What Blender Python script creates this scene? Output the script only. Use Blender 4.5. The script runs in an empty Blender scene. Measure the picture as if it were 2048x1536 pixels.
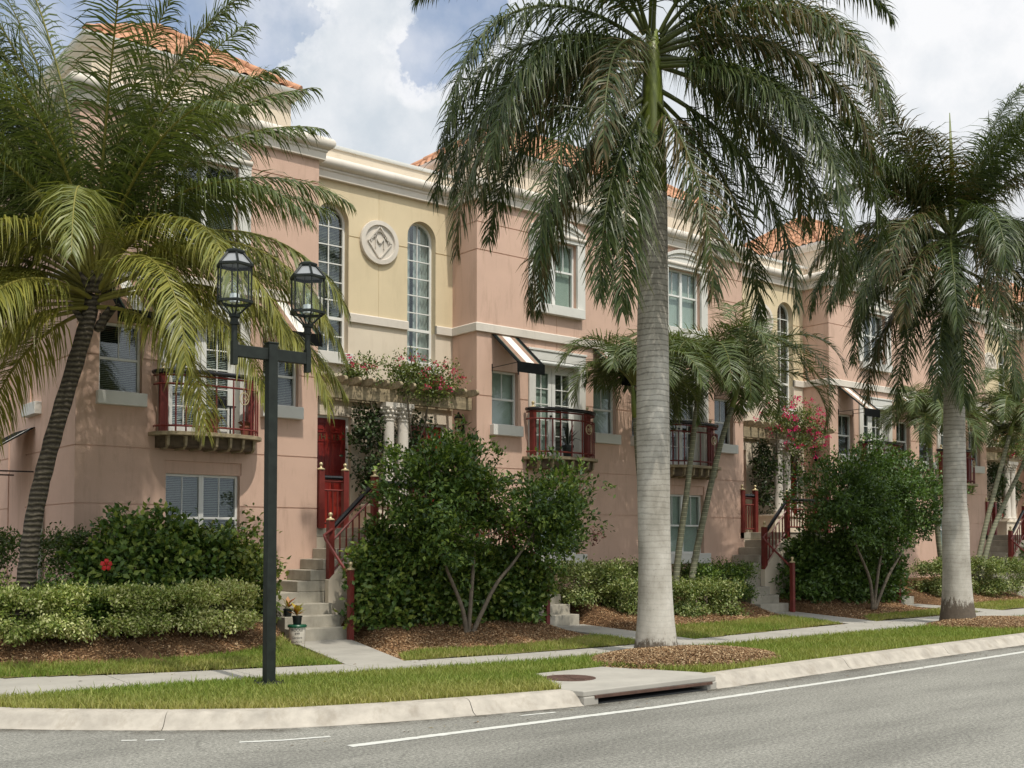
import bpy, math, random
import numpy as np
from mathutils import Vector, Matrix
random.seed(11)
rng = np.random.default_rng(11)
scene = bpy.context.scene
COL = scene.collection
PI = math.pi

# ------------------------------------------------------------------ tagging
def tag(o, label=None, cat=None, group=None, kind=None):
    if label: o['label'] = label
    if cat: o['category'] = cat
    if group: o['group'] = group
    if kind: o['kind'] = kind
    return o

ORIGIN = {}
def thing(name, loc, label, cat, group=None):
    o = bpy.data.objects.new(name, None)
    o.empty_display_size = 0.3
    COL.objects.link(o)
    o.location = loc
    ORIGIN[o.name] = Vector(loc)
    return tag(o, label, cat, group)

def org(parent):
    return ORIGIN.get(parent.name, Vector((0, 0, 0))) if parent else Vector((0, 0, 0))

def link(name, me, parent=None, mats=None):
    o = bpy.data.objects.new(name, me)
    COL.objects.link(o)
    if parent:
        o.parent = parent
        ORIGIN[o.name] = org(parent)
    if mats:
        for m in (mats if isinstance(mats, (list, tuple)) else [mats]):
            me.materials.append(m)
    return o

def copy_tree(o, loc, label, group=None):
    r = o.copy(); COL.objects.link(r); r.location = loc
    r['label'] = label
    if group: r['group'] = group
    def rec(src, dst):
        for ch in list(src.children):
            c = ch.copy(); COL.objects.link(c); c.parent = dst
            rec(ch, c)
    rec(o, r)
    return r

# ------------------------------------------------------------------ mesh builder (world coordinates)
class MB:
    def __init__(s): s.v = []; s.f = []; s.m = []
    def add(s, vs, fs, m=0):
        b = len(s.v)
        s.v += [tuple(map(float, p)) for p in vs]
        s.f += [tuple(b + i for i in f) for f in fs]
        s.m += [m] * len(fs)
    def quad(s, a, b, c, d, m=0): s.add([a, b, c, d], [(0, 1, 2, 3)], m)
    def box(s, x0, x1, y0, y1, z0, z1, m=0):
        if x1 < x0: x0, x1 = x1, x0
        if y1 < y0: y0, y1 = y1, y0
        if z1 < z0: z0, z1 = z1, z0
        s.add([(x0,y0,z0),(x1,y0,z0),(x1,y1,z0),(x0,y1,z0),(x0,y0,z1),(x1,y0,z1),(x1,y1,z1),(x0,y1,z1)],
              [(3,2,1,0),(4,5,6,7),(0,1,5,4),(1,2,6,5),(2,3,7,6),(3,0,4,7)], m)
    def tube(s, pts, rad, n=8, m=0, cap=True):
        pts = [Vector(p) for p in pts]
        if not hasattr(rad, '__len__'): rad = [rad] * len(pts)
        vs, fs = [], []
        ref = None
        for i, p in enumerate(pts):
            t = (pts[min(i+1, len(pts)-1)] - pts[max(i-1, 0)]).normalized()
            if ref is None:
                ref = Vector((0,0,1)) if abs(t.z) < .9 else Vector((1,0,0))
            a = (ref - t * ref.dot(t)).normalized(); ref = a
            b = t.cross(a)
            for k in range(n):
                th = 2*PI*k/n
                vs.append(p + (a*math.cos(th) + b*math.sin(th)) * rad[i])
        for i in range(len(pts)-1):
            for k in range(n):
                fs.append((i*n+k, i*n+(k+1) % n, (i+1)*n+(k+1) % n, (i+1)*n+k))
        if cap:
            fs.append(tuple(range(n-1, -1, -1)))
            e = (len(pts)-1)*n
            fs.append(tuple(e+k for k in range(n)))
        s.add(vs, fs, m)
    def lathe(s, c, prof, n=16, m=0, rot=0.0):
        vs, fs = [], []
        for r, z in prof:
            for k in range(n):
                th = 2*PI*k/n + rot
                vs.append((c[0]+r*math.cos(th), c[1]+r*math.sin(th), c[2]+z))
        for i in range(len(prof)-1):
            for k in range(n):
                fs.append((i*n+k, i*n+(k+1) % n, (i+1)*n+(k+1) % n, (i+1)*n+k))
        fs.append(tuple(range(n-1, -1, -1)))
        e = (len(prof)-1)*n
        fs.append(tuple(e+k for k in range(n)))
        s.add(vs, fs, m)
    def prism(s, poly, fn, d0, d1, m=0):
        """poly: 2-D outline; fn(a,b,d) -> point; extruded from d0 to d1"""
        n = len(poly)
        vs = [fn(a, b, d0) for a, b in poly] + [fn(a, b, d1) for a, b in poly]
        fs = [tuple(range(n-1, -1, -1)), tuple(range(n, 2*n))]
        fs += [(i, (i+1) % n, n+(i+1) % n, n+i) for i in range(n)]
        s.add(vs, fs, m)
    def build(s, name, mats, parent=None, smooth=False, bevel=0.0, recalc=True, seg=2):
        o0 = org(parent)
        me = bpy.data.meshes.new(name)
        me.from_pydata([(p[0]-o0.x, p[1]-o0.y, p[2]-o0.z) for p in s.v], [], s.f)
        mats = mats if isinstance(mats, (list, tuple)) else [mats]
        for m in mats: me.materials.append(m)
        if len(mats) > 1: me.polygons.foreach_set('material_index', s.m)
        if recalc:
            import bmesh
            bm = bmesh.new(); bm.from_mesh(me)
            bmesh.ops.recalc_face_normals(bm, faces=bm.faces)
            bm.to_mesh(me); bm.free()
        if smooth:
            me.polygons.foreach_set('use_smooth', [True]*len(me.polygons))
            if smooth == 'auto':
                try: me.set_sharp_from_angle(angle=math.radians(40))
                except Exception: pass
        me.update()
        o = link(name, me, parent)
        if bevel:
            b = o.modifiers.new('bevel', 'BEVEL'); b.width = bevel; b.segments = seg; b.limit_method = 'ANGLE'; b.angle_limit = math.radians(50)
        return o

def np_mesh(name, V, F, mats, parent=None, col=None, midx=None, smooth=False):
    """V (n,3), F (m,k) all same k; col (n,3) per-vertex colour"""
    o0 = org(parent)
    V = np.asarray(V, np.float32) - np.array(o0, np.float32)
    F = np.asarray(F, np.int32)
    me = bpy.data.meshes.new(name)
    me.vertices.add(len(V)); me.vertices.foreach_set('co', V.ravel())
    k = F.shape[1]
    me.loops.add(F.size); me.loops.foreach_set('vertex_index', F.ravel())
    me.polygons.add(len(F))
    me.polygons.foreach_set('loop_start', np.arange(0, F.size, k, dtype=np.int32))
    mats = mats if isinstance(mats, (list, tuple)) else [mats]
    for m in mats: me.materials.append(m)
    if midx is not None: me.polygons.foreach_set('material_index', np.asarray(midx, np.int32))
    if smooth: me.polygons.foreach_set('use_smooth', np.ones(len(F), bool))
    me.update(calc_edges=True)
    if col is not None:
        a = me.color_attributes.new('Col', 'FLOAT_COLOR', 'POINT')
        c4 = np.ones((len(V), 4), np.float32); c4[:, :3] = col
        a.data.foreach_set('color', c4.ravel())
    me.validate()
    return link(name, me, parent)

# ------------------------------------------------------------------ materials
def N(nt, typ, **kw):
    n = nt.nodes.new(typ)
    for k, v in kw.items(): setattr(n, k, v)
    return n

def new_mat(name):
    m = bpy.data.materials.new(name); m.use_nodes = True
    nt = m.node_tree
    b = nt.nodes['Principled BSDF']
    return m, nt, b

def pos(nt, scale=(1, 1, 1)):
    g = N(nt, 'ShaderNodeNewGeometry')
    mp = N(nt, 'ShaderNodeMapping'); mp.inputs['Scale'].default_value = scale
    nt.links.new(g.outputs['Position'], mp.inputs['Vector'])
    return mp.outputs['Vector']

def noise(nt, vec, scale, detail=4, rough=.6):
    n = N(nt, 'ShaderNodeTexNoise'); n.inputs['Scale'].default_value = scale
    n.inputs['Detail'].default_value = detail; n.inputs['Roughness'].default_value = rough
    nt.links.new(vec, n.inputs['Vector'])
    return n.outputs['Fac']

def ramp(nt, fac, stops, interp='LINEAR'):
    r = N(nt, 'ShaderNodeValToRGB'); r.color_ramp.interpolation = interp
    el = r.color_ramp.elements
    while len(el) > 1: el.remove(el[-1])
    for i, (p, c) in enumerate(stops):
        e = el[0] if i == 0 else el.new(p)
        e.position = p
        e.color = (*c, 1) if hasattr(c, '__len__') else (c, c, c, 1)
    nt.links.new(fac, r.inputs['Fac'])
    return r.outputs['Color']

def mixc(nt, fac, a, b, mode='MIX'):
    m = N(nt, 'ShaderNodeMix', data_type='RGBA', blend_type=mode)
    for sock, val in ((m.inputs[0], fac), (m.inputs[6], a), (m.inputs[7], b)):
        if isinstance(val, bpy.types.NodeSocket): nt.links.new(val, sock)
        elif hasattr(val, '__len__'): sock.default_value = (*val, 1)
        else: sock.default_value = val
    return m.outputs[2]

def bump(nt, b, h, strength=.3, dist=.01):
    n = N(nt, 'ShaderNodeBump'); n.inputs['Strength'].default_value = strength; n.inputs['Distance'].default_value = dist
    nt.links.new(h, n.inputs['Height']); nt.links.new(n.outputs['Normal'], b.inputs['Normal'])

def simple(name, col, rough=.55, var=.12, vs=3.0, bs=None, bstr=.25, bdist=.006, metal=0.0, spec=.4, stretch=(1, 1, 1), stain=0.0, stain_col=(.25, .22, .18)):
    m, nt, b = new_mat(name)
    v = pos(nt, stretch)
    c0 = tuple(max(0, x*(1-var)) for x in col); c1 = tuple(min(1, x*(1+var)) for x in col)
    c = ramp(nt, noise(nt, v, vs, 5), [(.3, c0), (.7, c1)])
    if stain:
        sv = pos(nt, (2.2, 2.2, .35))
        f = ramp(nt, noise(nt, sv, 2.0, 6, .7), [(.52, 0.0), (.78, stain)])
        c = mixc(nt, f, c, stain_col)
    nt.links.new(c, b.inputs['Base Color'])
    b.inputs['Roughness'].default_value = rough
    b.inputs['Metallic'].default_value = metal
    b.inputs['Specular IOR Level'].default_value = spec
    if bs: bump(nt, b, noise(nt, pos(nt), bs, 5, .7), bstr, bdist)
    return m

def leaf_mat(name, trans=.35, rough=.4, spec=.5):
    m, nt, b = new_mat(name)
    a = N(nt, 'ShaderNodeVertexColor'); a.layer_name = 'Col'
    nt.links.new(a.outputs['Color'], b.inputs['Base Color'])
    b.inputs['Roughness'].default_value = rough; b.inputs['Specular IOR Level'].default_value = spec
    t = N(nt, 'ShaderNodeBsdfTranslucent')
    tc = mixc(nt, 1.0, a.outputs['Color'], (1.5, 1.45, .7), 'MULTIPLY')
    nt.links.new(tc, t.inputs['Color'])
    mx = N(nt, 'ShaderNodeMixShader'); mx.inputs[0].default_value = trans
    nt.links.new(b.outputs[0], mx.inputs[1]); nt.links.new(t.outputs[0], mx.inputs[2])
    nt.links.new(mx.outputs[0], nt.nodes['Material Output'].inputs['Surface'])
    return m

M = {}
M['pink'] = simple('pink_stucco', (.605, .415, .325), .85, .05, 1.3, 70, .5, .006, spec=.2, stain=.75, stain_col=(.40, .265, .20))
M['yellow'] = simple('yellow_stucco', (.66, .55, .37), .85, .045, 1.3, 70, .5, .006, spec=.2, stain=.5, stain_col=(.50, .41, .26))
M['cream'] = simple('cream_stucco', (.69, .60, .48), .85, .045, 1.3, 70, .4, .006, spec=.2, stain=.5, stain_col=(.52, .43, .33))
M['trim'] = simple('cast_stone', (.64, .585, .515), .8, .06, 1.6, 60, .3, .004, spec=.25, stain=.3, stain_col=(.38, .35, .30))
M['white'] = simple('white_painted_wood', (.74, .74, .71), .45, .03, 4)
M['sillgrey'] = simple('grey_white_sill', (.64, .625, .58), .7, .05, 3, 60, .2, .003)
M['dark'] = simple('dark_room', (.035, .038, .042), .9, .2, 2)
M['tile'] = simple('terracotta_tile', (.45, .235, .14), .8, .38, 7.0, 40, .3, .004, spec=.25, stain=.35, stain_col=(.22, .12, .08))
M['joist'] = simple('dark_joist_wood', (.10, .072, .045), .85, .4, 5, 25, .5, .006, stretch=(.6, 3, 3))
M['wood'] = simple('weathered_wood', (.33, .265, .17), .8, .35, 5, 25, .5, .006, stretch=(.6, 3, 3), stain=.55, stain_col=(.10, .085, .06))
M['red'] = simple('red_painted_iron', (.165, .026, .020), .45, .2, 5, spec=.45)
M['brass'] = simple('brass_finial', (.60, .50, .30), .4, .15, 20, metal=.35)
M['black'] = simple('black_handrail', (.012, .012, .014), .25, .2, 8, spec=.6)
M['iron'] = simple('black_green_iron', (.0135, .0175, .0145), .55, .35, 9, 50, .2, .002, spec=.3)
M['concrete'] = simple('pale_concrete', (.37, .35, .31), .85, .12, 1.6, 45, .35, .004, spec=.2, stain=.35, stain_col=(.30, .275, .24))
M['step'] = simple('step_concrete', (.37, .34, .28), .85, .18, 4, 45, .35, .004, spec=.2, stain=.6, stain_col=(.20, .185, .14))
M['kerb'] = simple('kerb_concrete', (.39, .355, .305), .88, .20, 4.5, 70, .45, .005, spec=.15, stain=.8, stain_col=(.24, .205, .16))
M['paint'] = simple('road_paint', (.56, .56, .52), .7, .12, 14, 60, .3, .002)
M['rust'] = simple('rusty_steel', (.085, .046, .033), .8, .3, 9, 40, .3, .003)
M['curtain'] = simple('white_curtain', (.62, .64, .62), .9, .08, 3)
M['blind'] = simple('pale_blind', (.25, .255, .21), .6, .05, 3)
M['shade'] = simple('green_grey_shade', (.52, .57, .51), .8, .06, 2)
M['awn_black'] = simple('black_canvas', (.008, .009, .009), .95, .3, 12, spec=.08)
M['awn_white'] = simple('white_canvas', (.70, .68, .62), .85, .06, 8)
M['awn_green'] = simple('green_canvas', (.03, .07, .05), .85, .2, 8)
M['awn_tan'] = simple('tan_canvas', (.27, .17, .12), .85, .12, 8)
M['pot'] = simple('dark_plastic_pot', (.014, .020, .018), .4, .2, 10)
M['potgreen'] = simple('green_plastic_lid', (.012, .085, .045), .35, .1, 10)
M['bucket'] = simple('white_plastic_bucket', (.62, .58, .50), .4, .05, 8)
M['ink'] = simple('black_lettering', (.02, .02, .022), .6, .1, 8)
M['terra'] = simple('terracotta_pot', (.24, .085, .05), .8, .15, 9)
M['bulb'] = simple('frosted_white_glass', (.78, .80, .80), .25, .03, 9)
M['downpipe'] = simple('grey_downpipe', (.33, .35, .30), .6, .06, 4)

def door_mat():
    m, nt, b = new_mat('red_stained_door')
    v = pos(nt, (9, 9, .7))
    c = ramp(nt, noise(nt, v, 1.7, 6, .65), [(.25, (.10, .006, .005)), (.5, (.21, .014, .009)), (.75, (.36, .035, .016))])
    nt.links.new(c, b.inputs['Base Color']); b.inputs['Roughness'].default_value = .38
    bump(nt, b, noise(nt, v, 4, 4), .12, .003)
    return m
M['door'] = door_mat()
M['bronze'] = simple('dark_bronze_numerals', (.17, .115, .06), .45, .15, 30, metal=.4)
M['white_blind'] = simple('white_blind', (.52, .52, .48), .6, .05, 3)

def math_mul(nt, a, b):
    m = N(nt, 'ShaderNodeMath', operation='MULTIPLY'); nt.links.new(a, m.inputs[0]); nt.links.new(b, m.inputs[1]); return m.outputs[0]

def asphalt():
    m, nt, b = new_mat('asphalt')
    v = pos(nt)
    sa = math_mul(nt, noise(nt, v, 34, 3, .75), noise(nt, v, 120, 4, .8))
    spk = ramp(nt, sa, [(.13, (.085, .083, .074)), (.25, (.235, .229, .203)), (.40, (.48, .468, .41))])
    big = ramp(nt, noise(nt, pos(nt, (.22, 1.0, 1)), .9, 7, .62), [(.34, .68), (.5, .92), (.66, 1.12)])
    c = mixc(nt, 1.0, spk, big, 'MULTIPLY')
    # dark, dirty gutter band follows the kerb line as noise patches
    crack = N(nt, 'ShaderNodeTexVoronoi', feature='DISTANCE_TO_EDGE'); crack.inputs['Scale'].default_value = .55
    wv = N(nt, 'ShaderNodeMix', data_type='VECTOR'); wv.inputs[0].default_value = .12
    nn = N(nt, 'ShaderNodeTexNoise'); nn.inputs['Scale'].default_value = 2.5; nn.inputs['Detail'].default_value = 5
    nt.links.new(v, nn.inputs['Vector']); nt.links.new(v, wv.inputs[4]); nt.links.new(nn.outputs['Color'], wv.inputs[5])
    nt.links.new(wv.outputs[1], crack.inputs['Vector'])
    ck = ramp(nt, crack.outputs['Distance'], [(.0, .80), (.003, .85), (.006, 1.0)])
    gate = ramp(nt, noise(nt, v, .35, 3), [(.50, 0.0), (.58, 1.0)])
    c2 = mixc(nt, gate, c, mixc(nt, 1.0, c, ck, 'MULTIPLY'))
    nt.links.new(c2, b.inputs['Base Color']); b.inputs['Roughness'].default_value = .82; b.inputs['Specular IOR Level'].default_value = .25
    bump(nt, b, noise(nt, v, 110, 4, .8), .7, .006)
    return m
M['asphalt'] = asphalt()

def soil(name, cols, scale=22):
    m, nt, b = new_mat(name)
    v = pos(nt)
    c = ramp(nt, noise(nt, v, scale, 8, .8), [(.3, cols[0]), (.5, cols[1]), (.72, cols[2])])
    c = mixc(nt, 1.0, c, ramp(nt, noise(nt, v, 1.1, 4), [(.35, .72), (.65, 1.12)]), 'MULTIPLY')
    nt.links.new(c, b.inputs['Base Color']); b.inputs['Roughness'].default_value = .95; b.inputs['Specular IOR Level'].default_value = .1
    bump(nt, b, noise(nt, v, scale*1.6, 6, .8), 1.0, .03)
    return m
M['mulchsoil'] = soil('mulch_soil', [(.075, .042, .022), (.19, .11, .06), (.36, .23, .13)])
M['turfsoil'] = soil('turf_soil', [(.09, .10, .025), (.19, .18, .055), (.30, .26, .11)], 30)
M['ground'] = soil('far_ground', [(.05, .065, .025), (.09, .10, .04), (.15, .14, .07)], 3)

def royal_trunk(nm='royal_palm_trunk', fh=.50, fa=.62):
    m, nt, b = new_mat(nm)
    v = pos(nt)
    w = N(nt, 'ShaderNodeTexWave', wave_type='BANDS', bands_direction='Z', wave_profile='SIN')
    w.inputs['Scale'].default_value = 3.7; w.inputs['Distortion'].default_value = 4.2; w.inputs['Detail'].default_value = 5
    w.inputs['Detail Scale'].default_value = 1.6; w.inputs['Detail Roughness'].default_value = .65
    mp = pos(nt, (.35, .35, 1)); nt.links.new(mp, w.inputs['Vector'])
    base = ramp(nt, noise(nt, pos(nt, (1, 1, .6)), 2.4, 6, .65), [(.30, (.27, .25, .21)), (.5, (.41, .385, .335)), (.72, (.55, .525, .47))])
    ring = ramp(nt, w.outputs['Fac'], [(.0, .55), (.10, .80), (.24, 1.0)])
    # ring scars are crisp high up and fade toward the swollen foot
    sx = N(nt, 'ShaderNodeSeparateXYZ'); nt.links.new(v, sx.inputs[0])
    hgt = N(nt, 'ShaderNodeMapRange'); hgt.inputs[1].default_value = .8; hgt.inputs[2].default_value = 4.0; hgt.inputs[3].default_value = .18; hgt.inputs[4].default_value = .95
    nt.links.new(sx.outputs['Z'], hgt.inputs[0])
    ringf = mixc(nt, hgt.outputs[0], (1, 1, 1), ring)
    c = mixc(nt, 1.0, base, ringf, 'MULTIPLY')
    spots = ramp(nt, noise(nt, v, 34, 5, .75), [(.60, 0.0), (.68, .6)])
    c = mixc(nt, spots, c, (.10, .09, .07))
    # rotten dark bark at the foot
    foot = N(nt, 'ShaderNodeMapRange'); foot.inputs[1].default_value = .12; foot.inputs[2].default_value = fh; foot.inputs[3].default_value = fa; foot.inputs[4].default_value = .25
    nt.links.new(sx.outputs['Z'], foot.inputs[0])
    df = N(nt, 'ShaderNodeMath', operation='SUBTRACT'); nt.links.new(foot.outputs[0], df.inputs[0]); nt.links.new(noise(nt, pos(nt, (2.4, 2.4, .9)), 5.5, 10, .8), df.inputs[1])
    c = mixc(nt, ramp(nt, df.outputs[0], [(.0, 0.0), (.07, .9)]), c, mixc(nt, noise(nt, v, 22, 5), (.03, .024, .018), (.13, .095, .065)))
    nt.links.new(c, b.inputs['Base Color']); b.inputs['Roughness'].default_value = .85; b.inputs['Specular IOR Level'].default_value = .2
    bump(nt, b, mixc(nt, .3, ringf, noise(nt, v, 30, 5)), .5, .012)
    return m
M['royal'] = royal_trunk()
M['royal_rotten'] = royal_trunk('royal_palm_trunk_rotten', .85, .80)

def coco_trunk():
    m, nt, b = new_mat('coconut_trunk')
    w = N(nt, 'ShaderNodeTexWave', wave_type='BANDS', bands_direction='Z')
    w.inputs['Scale'].default_value = 4.3; w.inputs['Distortion'].default_value = 3.2; w.inputs['Detail'].default_value = 5; w.inputs['Detail Scale'].default_value = 2.0
    nt.links.new(pos(nt, (.8, .8, 1)), w.inputs['Vector'])
    c = ramp(nt, w.outputs['Fac'], [(.05, (.040, .032, .023)), (.45, (.085, .070, .050)), (.9, (.135, .115, .082))])
    c = mixc(nt, 1.0, c, ramp(nt, noise(nt, pos(nt), 18, 5, .8), [(.35, .6), (.65, 1.25)]), 'MULTIPLY')
    nt.links.new(c, b.inputs['Base Color']); b.inputs['Roughness'].default_value = .9
    bump(nt, b, w.outputs['Fac'], .9, .03)
    return m
M['coco'] = coco_trunk()

def slim_trunk():
    m, nt, b = new_mat('slim_palm_trunk')
    w = N(nt, 'ShaderNodeTexWave', wave_type='BANDS', bands_direction='Z')
    w.inputs['Scale'].default_value = 3.3; w.inputs['Distortion'].default_value = 1.2; w.inputs['Detail'].default_value = 2
    nt.links.new(pos(nt, (.6, .6, 1)), w.inputs['Vector'])
    c = ramp(nt, w.outputs['Fac'], [(.0, (.30, .28, .20)), (.15, (.12, .125, .07)), (1, (.15, .15, .10))])
    c = mixc(nt, 1.0, c, ramp(nt, noise(nt, pos(nt), 9, 5), [(.3, .7), (.7, 1.3)]), 'MULTIPLY')
    nt.links.new(c, b.inputs['Base Color']); b.inputs['Roughness'].default_value = .8
    return m
M['slim'] = slim_trunk()
M['shaft'] = simple('green_crownshaft', (.14, .175, .03), .38, .35, 3.5, stretch=(3, 3, .5), spec=.5, stain=.4, stain_col=(.10, .07, .02))
M['bark'] = simple('pale_shrub_bark', (.16, .13, .095), .9, .35, 12, 40, .6, .006)
M['leaf'] = leaf_mat('broad_leaf', .18, .4, .4)
M['frond'] = leaf_mat('palm_leaflet', .22, .42, .4)
M['petal'] = leaf_mat('petal', .3, .6, .2)
M['blade'] = leaf_mat('grass_blade', .3, .6, .2)
M['chip'] = leaf_mat('bark_chip', .0, .9, .1)

def glass(name, tint=(.80, .85, .84), g=.10):
    m, nt, b = new_mat(name)
    nt.nodes.remove(b)
    t = N(nt, 'ShaderNodeBsdfTransparent'); t.inputs['Color'].default_value = (*tint, 1)
    gl = N(nt, 'ShaderNodeBsdfGlossy'); gl.inputs['Roughness'].default_value = .03; gl.inputs['Color'].default_value = (.9, .92, .95, 1)
    lw = N(nt, 'ShaderNodeLayerWeight'); pw = N(nt, 'ShaderNodeMath', operation='POWER'); nt.links.new(lw.outputs['Facing'], pw.inputs[0]); pw.inputs[1].default_value = 4.5
    ml = N(nt, 'ShaderNodeMath', operation='MULTIPLY'); nt.links.new(pw.outputs[0], ml.inputs[0]); ml.inputs[1].default_value = .6
    ad = N(nt, 'ShaderNodeMath', operation='ADD'); ad.inputs[1].default_value = g; nt.links.new(ml.outputs[0], ad.inputs[0])
    mx = N(nt, 'ShaderNodeMixShader')
    nt.links.new(ad.outputs[0], mx.inputs[0]); nt.links.new(t.outputs[0], mx.inputs[1]); nt.links.new(gl.outputs[0], mx.inputs[2])
    nt.links.new(mx.outputs[0], nt.nodes['Material Output'].inputs['Surface'])
    return m
M['glass'] = glass('window_glass', (.88, .92, .91), .07)
M['lampglass'] = glass('lantern_glass', (.93, .96, .96), .035)
M['frost'] = simple('pale_roof_glass', (.26, .27, .28), .2, .05, 6, spec=.6)
M['amber'] = simple('amber_lantern_glass', (.42, .33, .16), .25, .2, 9)
# ------------------------------------------------------------------ the row of townhouses
YB, YR = 18.40, 19.27          # front plane of the bays, plane of the recessed entrances
UC = 4.11                      # centre of a bay, measured from the party line of its recess
U0 = 1.877                     # inner corner of a bay

def wallgrid(mb, P, us, zs, fn):
    us = sorted(set(round(a, 4) for a in us)); zs = sorted(set(round(a, 4) for a in zs))
    C = {}
    for i in range(len(us)-1):
        for j in range(len(zs)-1):
            C[i, j] = fn((us[i]+us[i+1])/2, (zs[j]+zs[j+1])/2)
    for (i, j), (d, face, m) in C.items():
        a, b, c, e = us[i], us[i+1], zs[j], zs[j+1]
        if face: mb.quad(P(a,c,d), P(b,c,d), P(b,e,d), P(a,e,d), m)
        r = C.get((i+1, j))
        if r and abs(r[0]-d) > 1e-5:
            mb.quad(P(b,c,d), P(b,c,r[0]), P(b,e,r[0]), P(b,e,d), m if d < r[0] else r[2])
        t = C.get((i, j+1))
        if t and abs(t[0]-d) > 1e-5:
            mb.quad(P(a,e,d), P(b,e,d), P(b,e,t[0]), P(a,e,t[0]), m if d < t[0] else t[2])

ZJ = (2.32, 3.27, 4.78, 7.87, 8.46)
GW = .022

def mold(mb, path, prof, m=0, closed_ends=True):
    """sweep a profile [(out, z)] along a plan path [(x,y)], outward = right-hand side of travel; mitred"""
    n = len(path)
    dirs = [Vector((path[i+1][0]-path[i][0], path[i+1][1]-path[i][1])).normalized() for i in range(n-1)]
    vs = []
    for i, p in enumerate(path):
        d0 = dirs[max(i-1, 0)]; d1 = dirs[min(i, n-2)]
        n0 = Vector((d0.y, -d0.x)); n1 = Vector((d1.y, -d1.x))
        mvec = n0 + n1
        mvec = mvec / max(mvec.dot(n0), .2)
        for o, z in prof:
            vs.append((p[0]+mvec.x*o, p[1]+mvec.y*o, z))
    k = len(prof); fs = []
    for i in range(n-1):
        for j in range(k-1):
            fs.append((i*k+j, (i+1)*k+j, (i+1)*k+j+1, i*k+j+1))
        fs.append((i*k+k-1, (i+1)*k+k-1, (i+1)*k, i*k))
    fs.append(tuple(range(k))); fs.append(tuple((n-1)*k+j for j in range(k-1, -1, -1)))
    mb.add(vs, fs, m)

ROLL = [(.11 + .125*math.cos(a), 9.235 + .115*math.sin(a)) for a in np.linspace(-PI/2, PI/2, 11)]
CORN = [(-.1, 8.93), (.09, 8.93), (.10, 9.06), (.125, 9.085), (.125, 9.12)] + ROLL + [(-.1, 9.35)]
BELT = [(-.03, 6.14), (.06, 6.14), (.06, 6.30), (.04, 6.32), (-.03, 6.32)]
EAVE = [(-.05, 10.13), (.04, 10.13), (.07, 10.17), (.15, 10.20), (.20, 10.25), (.21, 10.30), (-.05, 10.30)]
PCAP = [(-.14, 9.62), (.035, 9.62), (.045, 9.64), (.045, 9.69), (-.14, 9.69)]

def window(h, X, name, u0, u1, z0, z1, Y, units=1, shade='blind', meet=None, muntin=True, sill=None, d=.10):
    mb = MB(); fw = .045
    w = (u1-u0)/units
    zm = meet if meet else (z0+z1)/2
    def bx(a, b, c, e, d0, d1, m=0): mb.box(X(a), X(b), Y+d0, Y+d1, c, e, m)
    for k in range(units):
        a = u0+k*w; b = a+w
        bx(a, a+fw, z0, z1, d, d+.07); bx(b-fw, b, z0, z1, d, d+.07)
        bx(a+fw, b-fw, z0, z0+fw*1.2, d, d+.07); bx(a+fw, b-fw, z1-fw, z1, d, d+.07)
        bx(a+fw, b-fw, zm-.022, zm+.022, d+.008, d+.062)
        if muntin:
            c = (a+b)/2; bx(c-.009, c+.009, zm+.022, z1-fw, d+.02, d+.05)
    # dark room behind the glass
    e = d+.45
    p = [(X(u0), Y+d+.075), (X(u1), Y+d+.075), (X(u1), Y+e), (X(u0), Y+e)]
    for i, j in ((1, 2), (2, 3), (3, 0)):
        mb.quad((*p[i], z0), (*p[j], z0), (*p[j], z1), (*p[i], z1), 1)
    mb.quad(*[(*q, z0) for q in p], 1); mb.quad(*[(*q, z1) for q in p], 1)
    fr = mb.build(name, [M['white'], M['dark']], h, bevel=.004)
    g = MB(); g.box(X(u0+fw), X(u1-fw), Y+d+.032, Y+d+.038, z0+fw, z1-fw); g.build('pane', M['glass'], fr)
    cover(X, fr, u0, u1, z0, z1, Y+d+.11, shade)
    if sill:
        s = MB(); o = sill
        s.box(X(u0-o[0]), X(u1+o[0]), Y-.13, Y+.01, z0-o[1], z0+.012)
        s.build('sill', M['sillgrey'], fr, bevel=.008)
    return fr

def cover(X, fr, u0, u1, z0, z1, y, shade):
    if shade in ('blind', 'white_blind'):
        b = MB(); z = z0+.02
        while z < z1-.02:
            b.quad((X(u0+.03), y, z), (X(u1-.03), y, z), (X(u1-.03), y+.017, z+.017), (X(u0+.03), y+.017, z+.017)); z += .031
        b.build('blind', M[shade], fr, recalc=False)
    elif shade == 'shade':
        b = MB(); b.box(X(u0+.02), X(u1-.02), y, y+.006, z0+.01, z1-.01); b.build('roller_shade', M['shade'], fr)
    elif shade == 'curtain':
        b = MB(); n = 60; row = []
        for i in range(n+1):
            u = u0+.02+(u1-u0-.04)*i/n
            row.append((X(u), y+.03*math.sin(i*.85)+.012*math.sin(i*2.1)))
        for i in range(n):
            if .30 < i/n < .42: continue
            b.quad((*row[i], z0+.02), (*row[i+1], z0+.02), (*row[i+1], z1-.02), (*row[i], z1-.02))
        b.build('curtain', M['curtain'], fr, smooth=True, recalc=False)

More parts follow.
